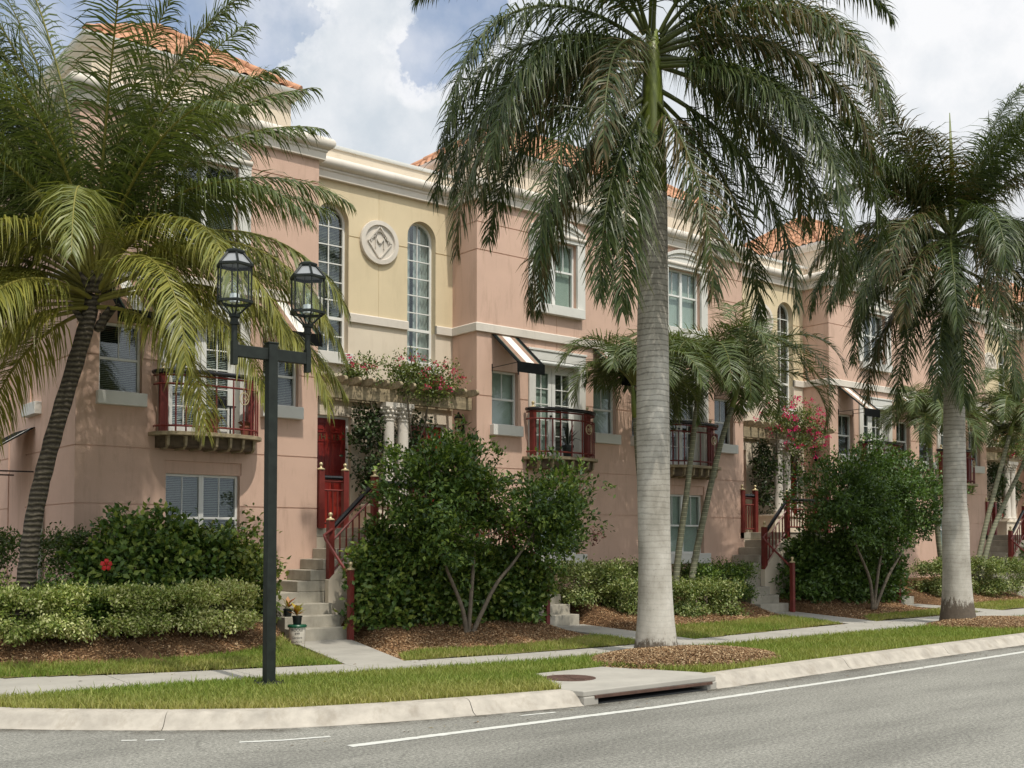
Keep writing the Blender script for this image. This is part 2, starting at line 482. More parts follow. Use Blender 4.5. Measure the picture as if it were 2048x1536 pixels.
def arched_window(h, X, u0, u1, z0, z1, Y, shade):
    r = (u1-u0)/2; uc = (u0+u1)/2; zs = z1-r; d = .16; fw = .05
    mb = MB(); mun = .011
    mb.box(X(u0), X(u0+fw), Y+d, Y+d+.06, z0, zs); mb.box(X(u1-fw), X(u1), Y+d, Y+d+.06, z0, zs)
    mb.box(X(u0+fw), X(u1-fw), Y+d, Y+d+.06, z0, z0+fw)
    n = 24
    for k in range(n):
        a0, a1 = PI*k/n, PI*(k+1)/n
        q = lambda a, rr, dd: (X(uc+rr*math.cos(a)), Y+dd, zs+rr*math.sin(a))
        mb.add([q(a0, r, d), q(a1, r, d), q(a1, r-fw, d), q(a0, r-fw, d), q(a0, r, d+.06), q(a1, r, d+.06), q(a1, r-fw, d+.06), q(a0, r-fw, d+.06)],
               [(0,1,2,3), (4,5,6,7), (2,3,7,6), (0,1,5,4)])
    zt = 6.20
    mb.box(X(u0+fw), X(u1-fw), Y+d+.003, Y+d+.055, zt-.03, zt+.03)
    mb.box(X(uc-mun), X(uc+mun), Y+d+.015, Y+d+.045, z0+fw, z1-fw)
    for z in [5.84]+[zt+.37*k for k in range(1, 6)]:
        if z < zs+.02: mb.box(X(u0+fw), X(u1-fw), Y+d+.012, Y+d+.042, z-mun, z+mun)
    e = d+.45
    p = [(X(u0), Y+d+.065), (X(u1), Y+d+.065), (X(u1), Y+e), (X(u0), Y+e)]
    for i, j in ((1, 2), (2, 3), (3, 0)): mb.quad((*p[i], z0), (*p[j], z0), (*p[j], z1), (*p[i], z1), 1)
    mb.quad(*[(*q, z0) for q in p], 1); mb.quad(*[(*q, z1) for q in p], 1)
    fr = mb.build('arched_window', [M['white'], M['dark']], h)
    g = MB()
    poly = [(u0+fw, z0+fw), (u1-fw, z0+fw)] + [(uc+(r-fw)*math.cos(PI*k/n), zs+(r-fw)*math.sin(PI*k/n)) for k in range(n+1)]
    g.prism(poly, lambda a, b, dd: (X(a), Y+dd, b), d+.026, d+.032); g.build('pane', M['glass'], fr)
    if shade == 'curtain': cover(X, fr, u0, u1, z0, z1, Y+d+.12, 'curtain')
    else: cover(X, fr, u0, u1, z0, z1-.25, Y+d+.12, 'blind')
    s = MB(); s.box(X(u0-.06), X(u1+.06), Y-.10, Y+.01, z0-.22, z0+.01); s.build('sill', M['sillgrey'], fr, bevel=.008)
    return fr

def tiles(mb, A, e, nrm, L, tmax, tan, z0, pitch=.25):
    n = max(8, int(L/pitch*7)); cour = .36
    T = max(tmax(L*i/n) for i in range(n+1))
    rows = []
    t = 0.0
    while t < T - 1e-3:
        rows.append((t, .035)); rows.append((min(t+cour*.985, T), .0)); t += cour
    cols = []
    for i in range(n+1):
        s = L*i/n; tm = max(tmax(s), 0.0)
        wv = .075*abs(math.sin(PI*s/pitch))
        col = []
        for tt, up in rows:
            q = min(tt, tm)
            x = A[0]+e[0]*s+nrm[0]*q; y = A[1]+e[1]*s+nrm[1]*q
            col.append((x, y, z0+q*tan+wv+up))
        cols.append(col)
    vs = [p for c in cols for p in c]; k = len(rows)
    fs = [(i*k+j, (i+1)*k+j, (i+1)*k+j+1, i*k+j+1) for i in range(n) for j in range(k-1)]
    mb.add(vs, fs)

def half_ellipse(uc, a, b, n=20, y0=0.0):
    return [(uc + a*math.copysign(abs(math.cos(t))**.75, math.cos(t)), y0 - b*abs(math.sin(t))**.75) for t in np.linspace(PI, 0, n+1)]

def finial(mb, x, y, z, s=1.0, m=0):
    mb.lathe((x, y, z), [(.075*s, 0), (.08*s, .012*s), (.06*s, .03*s), (.03*s, .04*s), (.018*s, .06*s), (.022*s, .075*s), (.033*s, .09*s), (.038*s, .108*s), (.033*s, .126*s), (.018*s, .14*s), (.003, .145*s)], 12, m)

def balcony(h, X, emblem, sg):
    mb = MB(); uc = UC
    out = half_ellipse(uc, 1.0, .60, 20, YB-.02)
    poly = [(X(a), y) for a, y in out] + [(X(uc+1.0), YB-.001), (X(uc-1.0), YB-.001)]
    mb.prism(poly, lambda a, b, d: (a, b, d), 3.495, 3.56)
    inn = half_ellipse(uc, .88, .44, 20, YB-.02)
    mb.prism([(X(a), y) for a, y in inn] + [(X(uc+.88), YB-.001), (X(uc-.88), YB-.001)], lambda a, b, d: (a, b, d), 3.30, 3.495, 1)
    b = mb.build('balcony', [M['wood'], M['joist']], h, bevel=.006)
    for k in range(7):
        u = uc-.78+.26*k
        dep = .60*max(.05, 1-((u-uc)/1.0)**2)**.42
        j = MB(); x = X(u)
        pr = [(YB-.03, 3.27), (YB-dep+.16, 3.27), (YB-dep+.06, 3.33), (YB-dep+.04, 3.49), (YB-.03, 3.49)]
        j.prism(pr, lambda a, c, d: (x+d, a, c), -.022, .022)
        j.build('joist', M['wood'], b)
    for s in (-1, 1):
        p = MB(); x, y = X(uc+.80*s), YB-.13
        p.box(x-.055, x+.055, y-.055, y+.055, 3.561, 4.62); finial(p, x, y, 4.62, 1, 1)
        p.build('post', [M['red'], M['brass']], b, bevel=.004)
    arc = [(X(a), y) for a, y in half_ellipse(uc, .93, .44, 26, YB-.06)]
    r = MB(); r.tube([(x, y, 4.585) for x, y in arc], .042, 8); r.build('handrail', M['black'], b, smooth=True)
    r = MB()
    for z, rr in ((4.52, .018), (4.37, .017), (3.66, .017)): r.tube([(x, y, z) for x, y in arc], rr, 4)
    r.build('rail', M['red'], b)
    for k in range(3, 24, 2):
        x, y = arc[k]
        q = MB(); q.box(x-.011, x+.011, y-.011, y+.011, 3.562, 4.50 if k in (11, 15) else 4.37); q.build('baluster', M['red'], b)
    x, y = arc[17 if sg > 0 else 9]
    q = MB()
    q.tube([(x+.085*math.cos(t), y-.02, 4.20+.105*math.sin(t)) for t in np.linspace(0, 2*PI, 21)], .009, 6, cap=False)
    dm = [(0, .085), (.065, 0), (0, -.085), (-.065, 0), (0, .085)]
    q.tube([(x+a, y-.02, 4.20+c) for a, c in dm], .007, 5)
    q.tube([(x-.028, y-.02, 4.15), (x-.028, y-.02, 4.23), (x, y-.02, 4.19), (x+.028, y-.02, 4.23), (x+.028, y-.02, 4.15)], .007, 5)
    q.build('brass_emblem', M['brass'], b)
    return b

def awning(h, X, uc):
    a = MB(); st = [(-.37, -.27, 0), (-.27, -.245, 1), (-.245, -.11, 2), (-.11, .11, 3), (.11, .235, 2), (.235, .26, 1), (.26, .37, 0)]
    y0, z0, y1, z1 = YB-.012, 6.12, YB-.86, 5.42
    for u0, u1, m in st:
        a.add([(X(uc+u0), y0, z0), (X(uc+u1), y0, z0), (X(uc+u1), y1, z1), (X(uc+u0), y1, z1),
               (X(uc+u0), y0, z0-.012), (X(uc+u1), y0, z0-.012), (X(uc+u1), y1, z1-.012), (X(uc+u0), y1, z1-.012)],
              [(0,1,2,3), (4,5,6,7), (0,3,7,4), (1,2,6,5)], m)
    a.box(X(uc-.372), X(uc+.372), y1-.012, y1-.002, 5.21, 5.43, 0)
    o = a.build('awning', [M['awn_black'], M['awn_green'], M['awn_tan'], M['awn_white']], h)
    r = MB()
    for s in (-.36, .36):
        r.tube([(X(uc+s), y1+.01, 5.41), (X(uc+s), YB-.012, 5.40)], .009, 5)
        r.tube([(X(uc+s), YB-.011, 5.32), (X(uc+s), YB-.011, 5.48)], .013, 5)
    r.tube([(X(uc-.36), y1+.006, 5.405), (X(uc+.36), y1+.006, 5.405)], .009, 5)
    r.build('awning_rod', M['black'], o)
    return o

def text_mesh(txt, size, name, mat, parent, mtx, depth=.004):
    cu = bpy.data.curves.new(name+'_src', 'FONT'); cu.body = txt; cu.size = size; cu.extrude = depth; cu.align_x = 'CENTER'; cu.align_y = 'CENTER'
    t = bpy.data.objects.new(name+'_src', cu); COL.objects.link(t)
    dg = bpy.context.evaluated_depsgraph_get()
    me = bpy.data.meshes.new_from_object(t.evaluated_get(dg))
    bpy.data.objects.remove(t); bpy.data.curves.remove(cu)
    o0 = org(parent)
    me.transform(Matrix.Translation(-o0) @ mtx)
    me.name = name; me.materials.clear()
    return link(name, me, parent, mat)

def house(ux, sg, ub, label, ud, number=None, shades=None, end=False, arch_shade='blind', emblem=True, plain=False):
    X = lambda u: ux + sg*u
    h = thing('townhouse', (X(UC), YB, 0), label, 'townhouse', 'terraced townhouses along the street')
    sh = shades or {}
    # ---------------- front wall of the bay
    holes = [(UC-.68, UC+.68, 1.43, 2.88, .10), (UC-1.83, UC-1.11, 4.18, 5.36, .10), (UC+1.11, UC+1.83, 4.18, 5.36, .10),
             (UC-.65, UC+.65, 3.56, 5.63, .16), (UC-.60, UC+.60, 6.94, 8.42, .10)]
    us = [U0, ub, UC-.71, UC+.71, UC-.009, UC+.009]; zs = [-.3, 8.95, 2.88, 3.10, 6.32, 6.74]
    for a, b, c, d, r in holes: us += [a, b]; zs += [c, d]
    for z in ZJ: zs += [z, z+GW]
    def fn(u, z):
        for a, b, c, d, r in holes:
            if a < u < b and c < z < d: return (r, False, 0)
        for k in ZJ:
            if k < z < k+GW and not (abs(u-UC) < .9 and 6 < z): return (.016, True, 0)
        if abs(u-UC) < .71 and 2.88 < z < 3.10: return (.035, True, 0)
        if abs(u-UC) < .009 and (5.93 < z < 6.74): return (.010, True, 0)
        return (0.0, True, 0)
    zs += [5.93]
    mb = MB()
    wallgrid(mb, lambda u, z, d: (X(u), YB+d, z), us, zs, fn)
    # return wall of the bay, facing the entrance
    zs2 = [-.3, 8.95]
    for z in ZJ: zs2 += [z, z+GW]
    fz = lambda a, z: (.016, True, 0) if any(k < z < k+GW for k in ZJ) else (0, True, 0)
    wallgrid(mb, lambda y, z, d: (X(U0+d), y, z), [YB, YR], zs2, fz)
    if end:
        zs3 = zs2
        hz = (20.35, 20.95, 4.18, 5.36)
        def fe(y, z):
            if hz[0] < y < hz[1] and hz[2] < z < hz[3]: return (.1, False, 0)
            return fz(y, z)
        wallgrid(mb, lambda y, z, d: (X(ub-d), y, z), [YB, hz[0], hz[1], 21.16], zs3+[4.18, 5.36], fe)
        wallgrid(mb, lambda y, z, d: (X(ub-.12-d), y, z), [21.16, 22.3], zs3, fz)
        wallgrid(mb, lambda y, z, d: (X(ub-d), y, z), [22.3, 30], zs3, fz)
        for y in (21.16, 22.3): mb.quad((X(ub), y, -.3), (X(ub-.12), y, -.3), (X(ub-.12), y, 8.95), (X(ub), y, 8.95))
    mb.build('bay_wall', M['pink'], h)
    # ---------------- recessed wall
    aw = (.71, 1.43, 5.47, 8.50)
    mb = MB()
    us = [0, U0, ud, ud+.92, aw[0], aw[1], .008]; zs = [1.6, 8.95, 1.98, 4.22, 6.15, aw[2], aw[3], 7.87, 7.87+GW]
    def fr_(u, z):
        m = 1 if z > 6.15 else 0
        if ud < u < ud+.92 and 1.98 < z < 4.22: return (.12, False, m)
        if aw[0] < u < aw[1] and aw[2] < z < aw[3]: return (.16, False, m)
        if 7.87 < z < 7.87+GW: return (.016, True, m)
        if u < .008 and z > 6.3: return (.008, True, m)
        return (0, True, m)
    wallgrid(mb, lambda u, z, d: (X(u), YR+d, z), us, zs, fr_)
    r = .36; uc = 1.07; zsn = aw[3]-r; n = 24
    for k in range(n):
        a0, a1 = PI*k/n, PI*(k+1)/n
        q = lambda a, d: (X(uc+r*math.cos(a)), YR+d, zsn+r*math.sin(a))
        mb.quad(q(a0, 0), q(a1, 0), q(a1, .16), q(a0, .16), 1)
        cx = X(uc+r) if a0 < PI/2 else X(uc-r)
        mb.add([q(a0, 0), q(a1, 0), (cx, YR, aw[3])], [(0, 1, 2)], 1)
    mb.build('recess_wall', [M['cream'], M['yellow']], h)
    # ---------------- trim
    rev = (lambda p: p[::-1]) if sg > 0 else (lambda p: p)   # keep the outward side outward
    def swp(name, pts, prof, mat):
        mb = MB(); pts = [(X(u), y) for u, y in pts]
        if sg < 0: pts = pts[::-1]
        mold(mb, pts, prof); return mb.build(name, mat, h, smooth='auto')
    tail = [(ub, YB), (ub, YB+8.0)] if end else [(ub, YB)]
    swp('cornice', [(0, YR), (U0, YR), (U0, YB)] + tail, CORN, M['trim'])
    swp('belt_course', [(aw[1], YR), (U0, YR), (U0, YB)] + tail, BELT, M['trim'])
    swp('belt_course', [(0, YR), (aw[0], YR)], BELT, M['trim'])
    # parapet over the recess and attic storey over the bay
    mb = MB(); mb.box(X(0), X(U0+.36), YR+.10, YR+.30, 9.25, 9.63); mb.build('parapet', M['cream'], h)
    swp('parapet_cap', [(0, YR+.10), (U0+.36, YR+.10)], PCAP, M['white'])
    ua = U0+.34; ue = ub-.34 if end else ub
    mb = MB(); mb.box(X(ua), X(ue), YB+.5, YB+5.0, 9.2, 10.14); mb.build('attic_wall', M['cream'], h)
    tl = [(ue, YB+.5), (ue, YB+5.0)] if end else [(ue, YB+.5)]
    swp('eave_moulding', [(ua, YB+5.0), (ua, YB+.5)] + tl, EAVE, M['white'])
    # flat roof deck and the body of the house behind the facade
    mb = MB()
    mb.box(X(0.002), X(ub-.02), YR+.75, YR+11, -.2, 9.18)
    mb.quad((X(U0+.02), YB+.05, 9.2), (X(ub-.02), YB+.05, 9.2), (X(ub-.02), YR+1, 9.2), (X(U0+.02), YR+1, 9.2))
    mb.build('house_body', M['pink'], h)
    # tiled hip roof
    e0, tan, T, z0 = ua-.12, .68, 2.45, 10.27
    mb = MB(); L = ue+(.12 if end else 0)-e0
    tm = (lambda s: min(s, L-s, T)) if end else (lambda s: min(s, T))
    tiles(mb, (X(e0), YB+.36), (sg, 0), (0, 1), L, tm, tan, z0)
    tiles(mb, (X(e0), YB+.36+2*T), (sg, 0), (0, -1), L, tm, tan, z0)
    tiles(mb, (X(e0), YB+.36), (0, 1), (sg, 0), 2*T, lambda s: min(s, 2*T-s, L/2 if end else T), tan, z0)
    if end: tiles(mb, (X(e0+L), YB+.36), (0, 1), (-sg, 0), 2*T, lambda s: min(s, 2*T-s, L/2), tan, z0)
    rf = mb.build('roof', M['tile'], h, smooth='auto', recalc=False)
    Tk = min(T, L/2) if end else T
    def cap(a, b):
        mb = MB(); a, b = Vector(a), Vector(b); k = max(2, int((b-a).length/.38))
        for i in range(k):
            p = a.lerp(b, i/k); q = a.lerp(b, (i+1.06)/k)
            mb.tube([p, q], [.098, .082], 10)
        mb.build('ridge_tile', M['tile'], rf, smooth='auto')
    zt = z0+Tk*tan+.06
    cap((X(e0), YB+.36, z0+.06), (X(e0+Tk), YB+.36+Tk, zt)); cap((X(e0), YB+.36+2*T, z0+.06), (X(e0+Tk), YB+.36+2*T-Tk, zt))
    if end:
        cap((X(e0+L), YB+.36, z0+.06), (X(e0+L-Tk), YB+.36+Tk, zt))
    else:
        cap((X(e0+Tk), YB+.36+T, zt), (X(ub), YB+.36+T, zt))
    # ---------------- openings
    window(h, X, 'window', UC-.68, UC+.68, 1.43, 2.88, YB, 2, sh.get('g', 'blind'), 2.12, sill=(.12, .24))
    for s in (-1, 1):
        window(h, X, 'window', UC+s*1.47-.36, UC+s*1.47+.36, 4.18, 5.36, YB, 1, sh.get('s', 'blind'), 4.76, sill=(.05, .21))
        awning(h, X, UC+s*1.47)
    window(h, X, 'window', UC-.60, UC+.60, 6.94, 8.42, YB, 2, sh.get('u', 'shade'), 7.78, sill=(.16, .20))
    if end:
        g = MB(); g.box(X(ub-.14), X(ub-.10), 20.35, 20.95, 4.18, 5.36); w = g.build('side_window', M['dark'], h)
        g = MB(); g.box(X(ub-.02), X(ub+.12), 20.25, 21.05, 3.95, 4.17); g.build('sill', M['sillgrey'], w, bevel=.008)
        g = MB(); g.tube([(X(ub+.05), 20.0, .3), (X(ub+.05), 20.0, 2.75)], .04, 10); g.build('downpipe', M['downpipe'], h, smooth=True)
        # side awning seen past the palm trunk, with its rods
        g = MB(); ya, yb_ = 20.6, 21.9
        for a, b, m in ((ya, ya+.25, 0), (ya+.25, ya+.33, 3), (ya+.33, yb_, 0)):
            g.add([(X(ub+.01), a, 3.75), (X(ub+.01), b, 3.75), (X(ub+1.25), b, 2.95), (X(ub+1.25), a, 2.95),
                   (X(ub+.01), a, 3.735), (X(ub+.01), b, 3.735), (X(ub+1.25), b, 2.935), (X(ub+1.25), a, 2.935)],
                  [(0,1,2,3), (4,5,6,7), (0,3,7,4), (1,2,6,5)], m)
        aw_ = g.build('awning', [M['awn_black'], M['awn_green'], M['awn_tan'], M['awn_white']], h)
        for y in (ya+.03, yb_-.03):
            g = MB(); g.tube([(X(ub+.01), y, 2.95), (X(ub+1.24), y, 2.94)], .014, 6); g.build('awning_rod', M['black'], aw_)
    # french door: two leaves of five lights by two
    mb = MB(); d = .16; z0_, z1_ = 3.565, 5.63
    def bx(a, b, c, e, d0, d1): mb.box(X(a), X(b), YB+d0, YB+d1, c, e)
    bx(UC-.65, UC-.61, z0_, z1_, d-.001, d+.08); bx(UC+.61, UC+.65, z0_, z1_, d-.001, d+.08); bx(UC-.61, UC+.61, z1_-.05, z1_, d-.001, d+.08)
    for s in (-1, 1):
        a, b = (UC-.61, UC-.006) if s < 0 else (UC+.006, UC+.61)
        bx(a, a+.10, z0_, z1_-.05, d+.01, d+.055); bx(b-.10, b, z0_, z1_-.05, d+.01, d+.055)
        bx(a+.10, b-.10, z0_, z0_+.16, d+.01, d+.055); bx(a+.10, b-.10, z1_-.17, z1_-.05, d+.01, d+.055)
        c = (a+b)/2; bx(c-.011, c+.011, z0_+.16, z1_-.17, d+.018, d+.048)
        for k in range(1, 5):
            z = z0_+.16+(z1_-.17-z0_-.16)*k/5; bx(a+.10, b-.10, z-.011, z+.011, d+.015, d+.045)
    fd = mb.build('french_door', M['white'], h, bevel=.003)
    g = MB(); g.box(X(UC-.52), X(UC+.52), YB+d+.03, YB+d+.036, z0_+.15, z1_-.16); g.build('pane', M['glass'], fd)
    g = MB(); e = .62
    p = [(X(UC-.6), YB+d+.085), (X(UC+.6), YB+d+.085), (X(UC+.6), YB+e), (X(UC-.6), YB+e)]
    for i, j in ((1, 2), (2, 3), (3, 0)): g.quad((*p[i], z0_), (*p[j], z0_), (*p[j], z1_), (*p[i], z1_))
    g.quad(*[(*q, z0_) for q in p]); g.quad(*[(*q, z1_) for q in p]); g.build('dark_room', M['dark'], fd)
    left, right = ((UC-.60, UC-.01), (UC+.01, UC+.60)) if sg > 0 else ((UC+.01, UC+.60), (UC-.60, UC-.01))
    cover(X, fd, *left, z0_, z1_, YB+d+.10, sh.get('f', 'white_blind')); cover(X, fd, *right, z0_, z1_, YB+d+.10, 'white_blind' if end else 'blind')
    g = MB(); g.lathe((X(UC-.06*sg), YB+d-.03, 4.50), [(.012, -.02), (.028, 0), (.028, .02), (.01, .035)], 10); g.build('door_handle', M['iron'], fd)
    # door surround
    mb = MB()
    for s in (-1, 1): mb.box(X(UC+s*.645), X(UC+s*.835), YB-.05, YB+.155, 3.562, 5.70)
    mb.box(X(UC-.835), X(UC+.835), YB-.053, YB+.05, 5.70, 5.90); mb.box(X(UC-.86), X(UC+.86), YB-.075, YB+.05, 5.90, 5.95)
    mb.box(X(UC-.65), X(UC+.65), YB+.02, YB+.158, 5.632, 5.70)
    ds = mb.build('door_surround', M['sillgrey'], h, bevel=.008)
    g = MB(); g.tube([(X(UC-.649), YB+.0, 5.66), (X(UC+.649), YB+.0, 5.66)], .055, 12); g.build('roll_moulding', M['white'], ds, smooth='auto')
    # window surround with its segmental pediment
    mb = MB()
    for s in (-1, 1): mb.box(X(UC+s*.596), X(UC+s*.83), YB-.05, YB+.01, 6.952, 8.42)
    mb.box(X(UC-.83), X(UC+.83), YB-.06, YB+.01, 8.42, 8.50)
    arcz = lambda u, base, rise, hw: base + rise*(1-(u/hw)**2)
    n = 20; hw = .80
    top = [(hw*math.cos(PI*k/n), 0) for k in range(n+1)]
    poly = [(UC+a, arcz(a, 8.66, .24, hw)) for a, _ in top] + [(UC-hw, 8.57), (UC+hw, 8.57)]
    mb.prism(poly, lambda a, b, dd: (X(a), YB-dd, b), -.01, .045)
    for k in range(n):
        a0, a1 = top[k][0], top[k+1][0]
        mb.prism([(UC+a0, arcz(a0, 8.60, .22, hw)), (UC+a1, arcz(a1, 8.60, .22, hw)), (UC+a1, arcz(a1, 8.66, .25, hw)), (UC+a0, arcz(a0, 8.66, .25, hw))],
                 lambda a, b, dd: (X(a), YB-dd, b), .044, .10)
        if 2 < k < n-3:
            mb.prism([(UC+a0, arcz(a0, 8.57, .14, hw)), (UC+a1, arcz(a1, 8.57, .14, hw)), (UC+a1, arcz(a1, 8.585, .15, hw)), (UC+a0, arcz(a0, 8.585, .15, hw))],
                     lambda a, b, dd: (X(a), YB-dd, b), .044, .07)
    ws = mb.build('window_surround', M['sillgrey'], h, bevel=.005)
    g = MB(); g.tube([(X(UC-.84), YB-.05, 8.535), (X(UC+.84), YB-.05, 8.535)], .05, 12); g.build('roll_moulding', M['trim'], ws, smooth='auto')
    balcony(h, X, emblem, sg)
    arched_window(h, X, *aw, YR, arch_shade)
    # entrance door
    mb = MB(); a, b = ud, ud+.92; y = YR+.12
    mb.box(X(a+.05), X(b-.05), y, y+.05, 1.985, 4.17)
    for (u0, u1, c, e) in ((a+.14, a+.42, 2.15, 2.95), (b-.42, b-.14, 2.15, 2.95), (a+.14, a+.42, 3.05, 3.72), (b-.42, b-.14, 3.05, 3.72), (a+.14, a+.42, 3.88, 4.08), (b-.42, b-.14, 3.88, 4.08)):
        for (p0, p1, q0, q1) in ((u0, u1, c, c+.022), (u0, u1, e-.022, e), (u0, u0+.022, c+.022, e-.022), (u1-.022, u1, c+.022, e-.022)):
            mb.box(X(p0), X(p1), y-.012, y+.01, q0, q1)
        mb.box(X(u0+.06), X(u1-.06), y-.010, y+.01, c+.06, e-.06)
    dr = mb.build('front_door', M['door'], h, bevel=.004)
    g = MB(); g.box(X(a), X(a+.05), y-.02, y+.07, 1.985, 4.22); g.box(X(b-.05), X(b), y-.02, y+.07, 1.985, 4.22); g.box(X(a+.05), X(b-.05), y-.02, y+.07, 4.17, 4.22)
    g.build('door_frame', M['white'], dr)
    g = MB(); g.lathe((X(a+.12 if sg < 0 else b-.12), y-.045, 2.95), [(.01, -.03), (.03, -.01), (.03, .015), (.01, .03)], 10); g.build('door_handle', M['brass'], dr)
    if number:
        text_mesh(number, .165, 'door_number', M['bronze'], dr, Matrix.Translation((X((a+b)/2), y-.014, 3.79)) @ Matrix.Rotation(PI/2, 4, 'X'))
    # wall lantern on the bay return
    lan = wall_lantern(h, X(U0), sg, 18.87, 4.26)
    return h

def wall_lantern(h, x, sg, y, z):
    x = x - sg*.13
    g = MB()
    g.tube([(x+sg*.13, y, z-.16), (x+sg*.05, y, z-.2), (x, y, z-.17), (x, y, z-.13)], .014, 6)
    g.box(x+sg*.115, x+sg*.131, y-.04, y+.04, z-.26, z-.06)
    g.lathe((x, y, z), [(.035, -.13), (.06, -.12), (.062, -.105), (.05, -.10)], 6)
    for k in range(6):
        a = PI*k/3
        g.tube([(x+.055*math.cos(a), y+.055*math.sin(a), z-.11), (x+.09*math.cos(a), y+.09*math.sin(a), z+.07)], .006, 4)
    g.lathe((x, y, z), [(.10, .065), (.105, .08), (.06, .13), (.03, .15), (.022, .17), (.03, .18), (.004, .205)], 6)
    o = g.build('wall_lantern', M['iron'], h)
    g = MB(); g.lathe((x, y, z), [(.045, -.10), (.08, .065)], 6); g.build('lantern_glass', M['amber'], o)
    return o

def medallion(h, x):
    """round plaque: proud ring, diamond with an arch and an M-shaped strapwork"""
    g = MB(); z = 7.86; n = 48
    def q(r, a, d): return (x+r*math.cos(a), YR-d, z+r*math.sin(a))
    prof = [(.455, -.002), (.462, .03), (.45, .07), (.36, .075), (.345, .03), (0.0, .03)]
    for i in range(len(prof)-1):
        for k in range(n):
            a0, a1 = 2*PI*k/n, 2*PI*(k+1)/n
            r0, d0 = prof[i]; r1, d1 = prof[i+1]
            if r1 == 0: g.add([q(r0, a0, d0), q(r0, a1, d0), (x, YR-d1, z)], [(0, 1, 2)])
            else: g.quad(q(r0, a0, d0), q(r0, a1, d0), q(r1, a1, d1), q(r1, a0, d1))
    def bar(pts, w=.026):
        for a, b in zip(pts[:-1], pts[1:]):
            v = Vector((b[0]-a[0], b[1]-a[1])); l = v.length; v.normalize(); nn = Vector((-v.y, v.x))*w/2; ext = v*w*.3
            P = [(a[0]+nn.x-ext.x, a[1]+nn.y-ext.y), (b[0]+nn.x+ext.x, b[1]+nn.y+ext.y), (b[0]-nn.x+ext.x, b[1]-nn.y+ext.y), (a[0]-nn.x-ext.x, a[1]-nn.y-ext.y)]
            g.prism(P, lambda c, e, d: (x+c, YR-d, z+e), .025, .062)
    bar([(0, .335), (.275, 0), (0, -.335), (-.275, 0), (0, .335)])
    arc = [(.10*math.cos(t), .13+.10*math.sin(t)) for t in np.linspace(0, PI, 13)]
    bar([(.10, -.12)]+arc+[(-.10, -.12)], .022)
    bar([(-.10, .10), (0, -.03), (.10, .10)], .024)
    for s in (-1, 1):
        bar([(s*.10, .12), (s*.15, .10), (s*.20, .055), (s*.21, 0)], .022)
    return g.build('medallion', M['trim'], h)
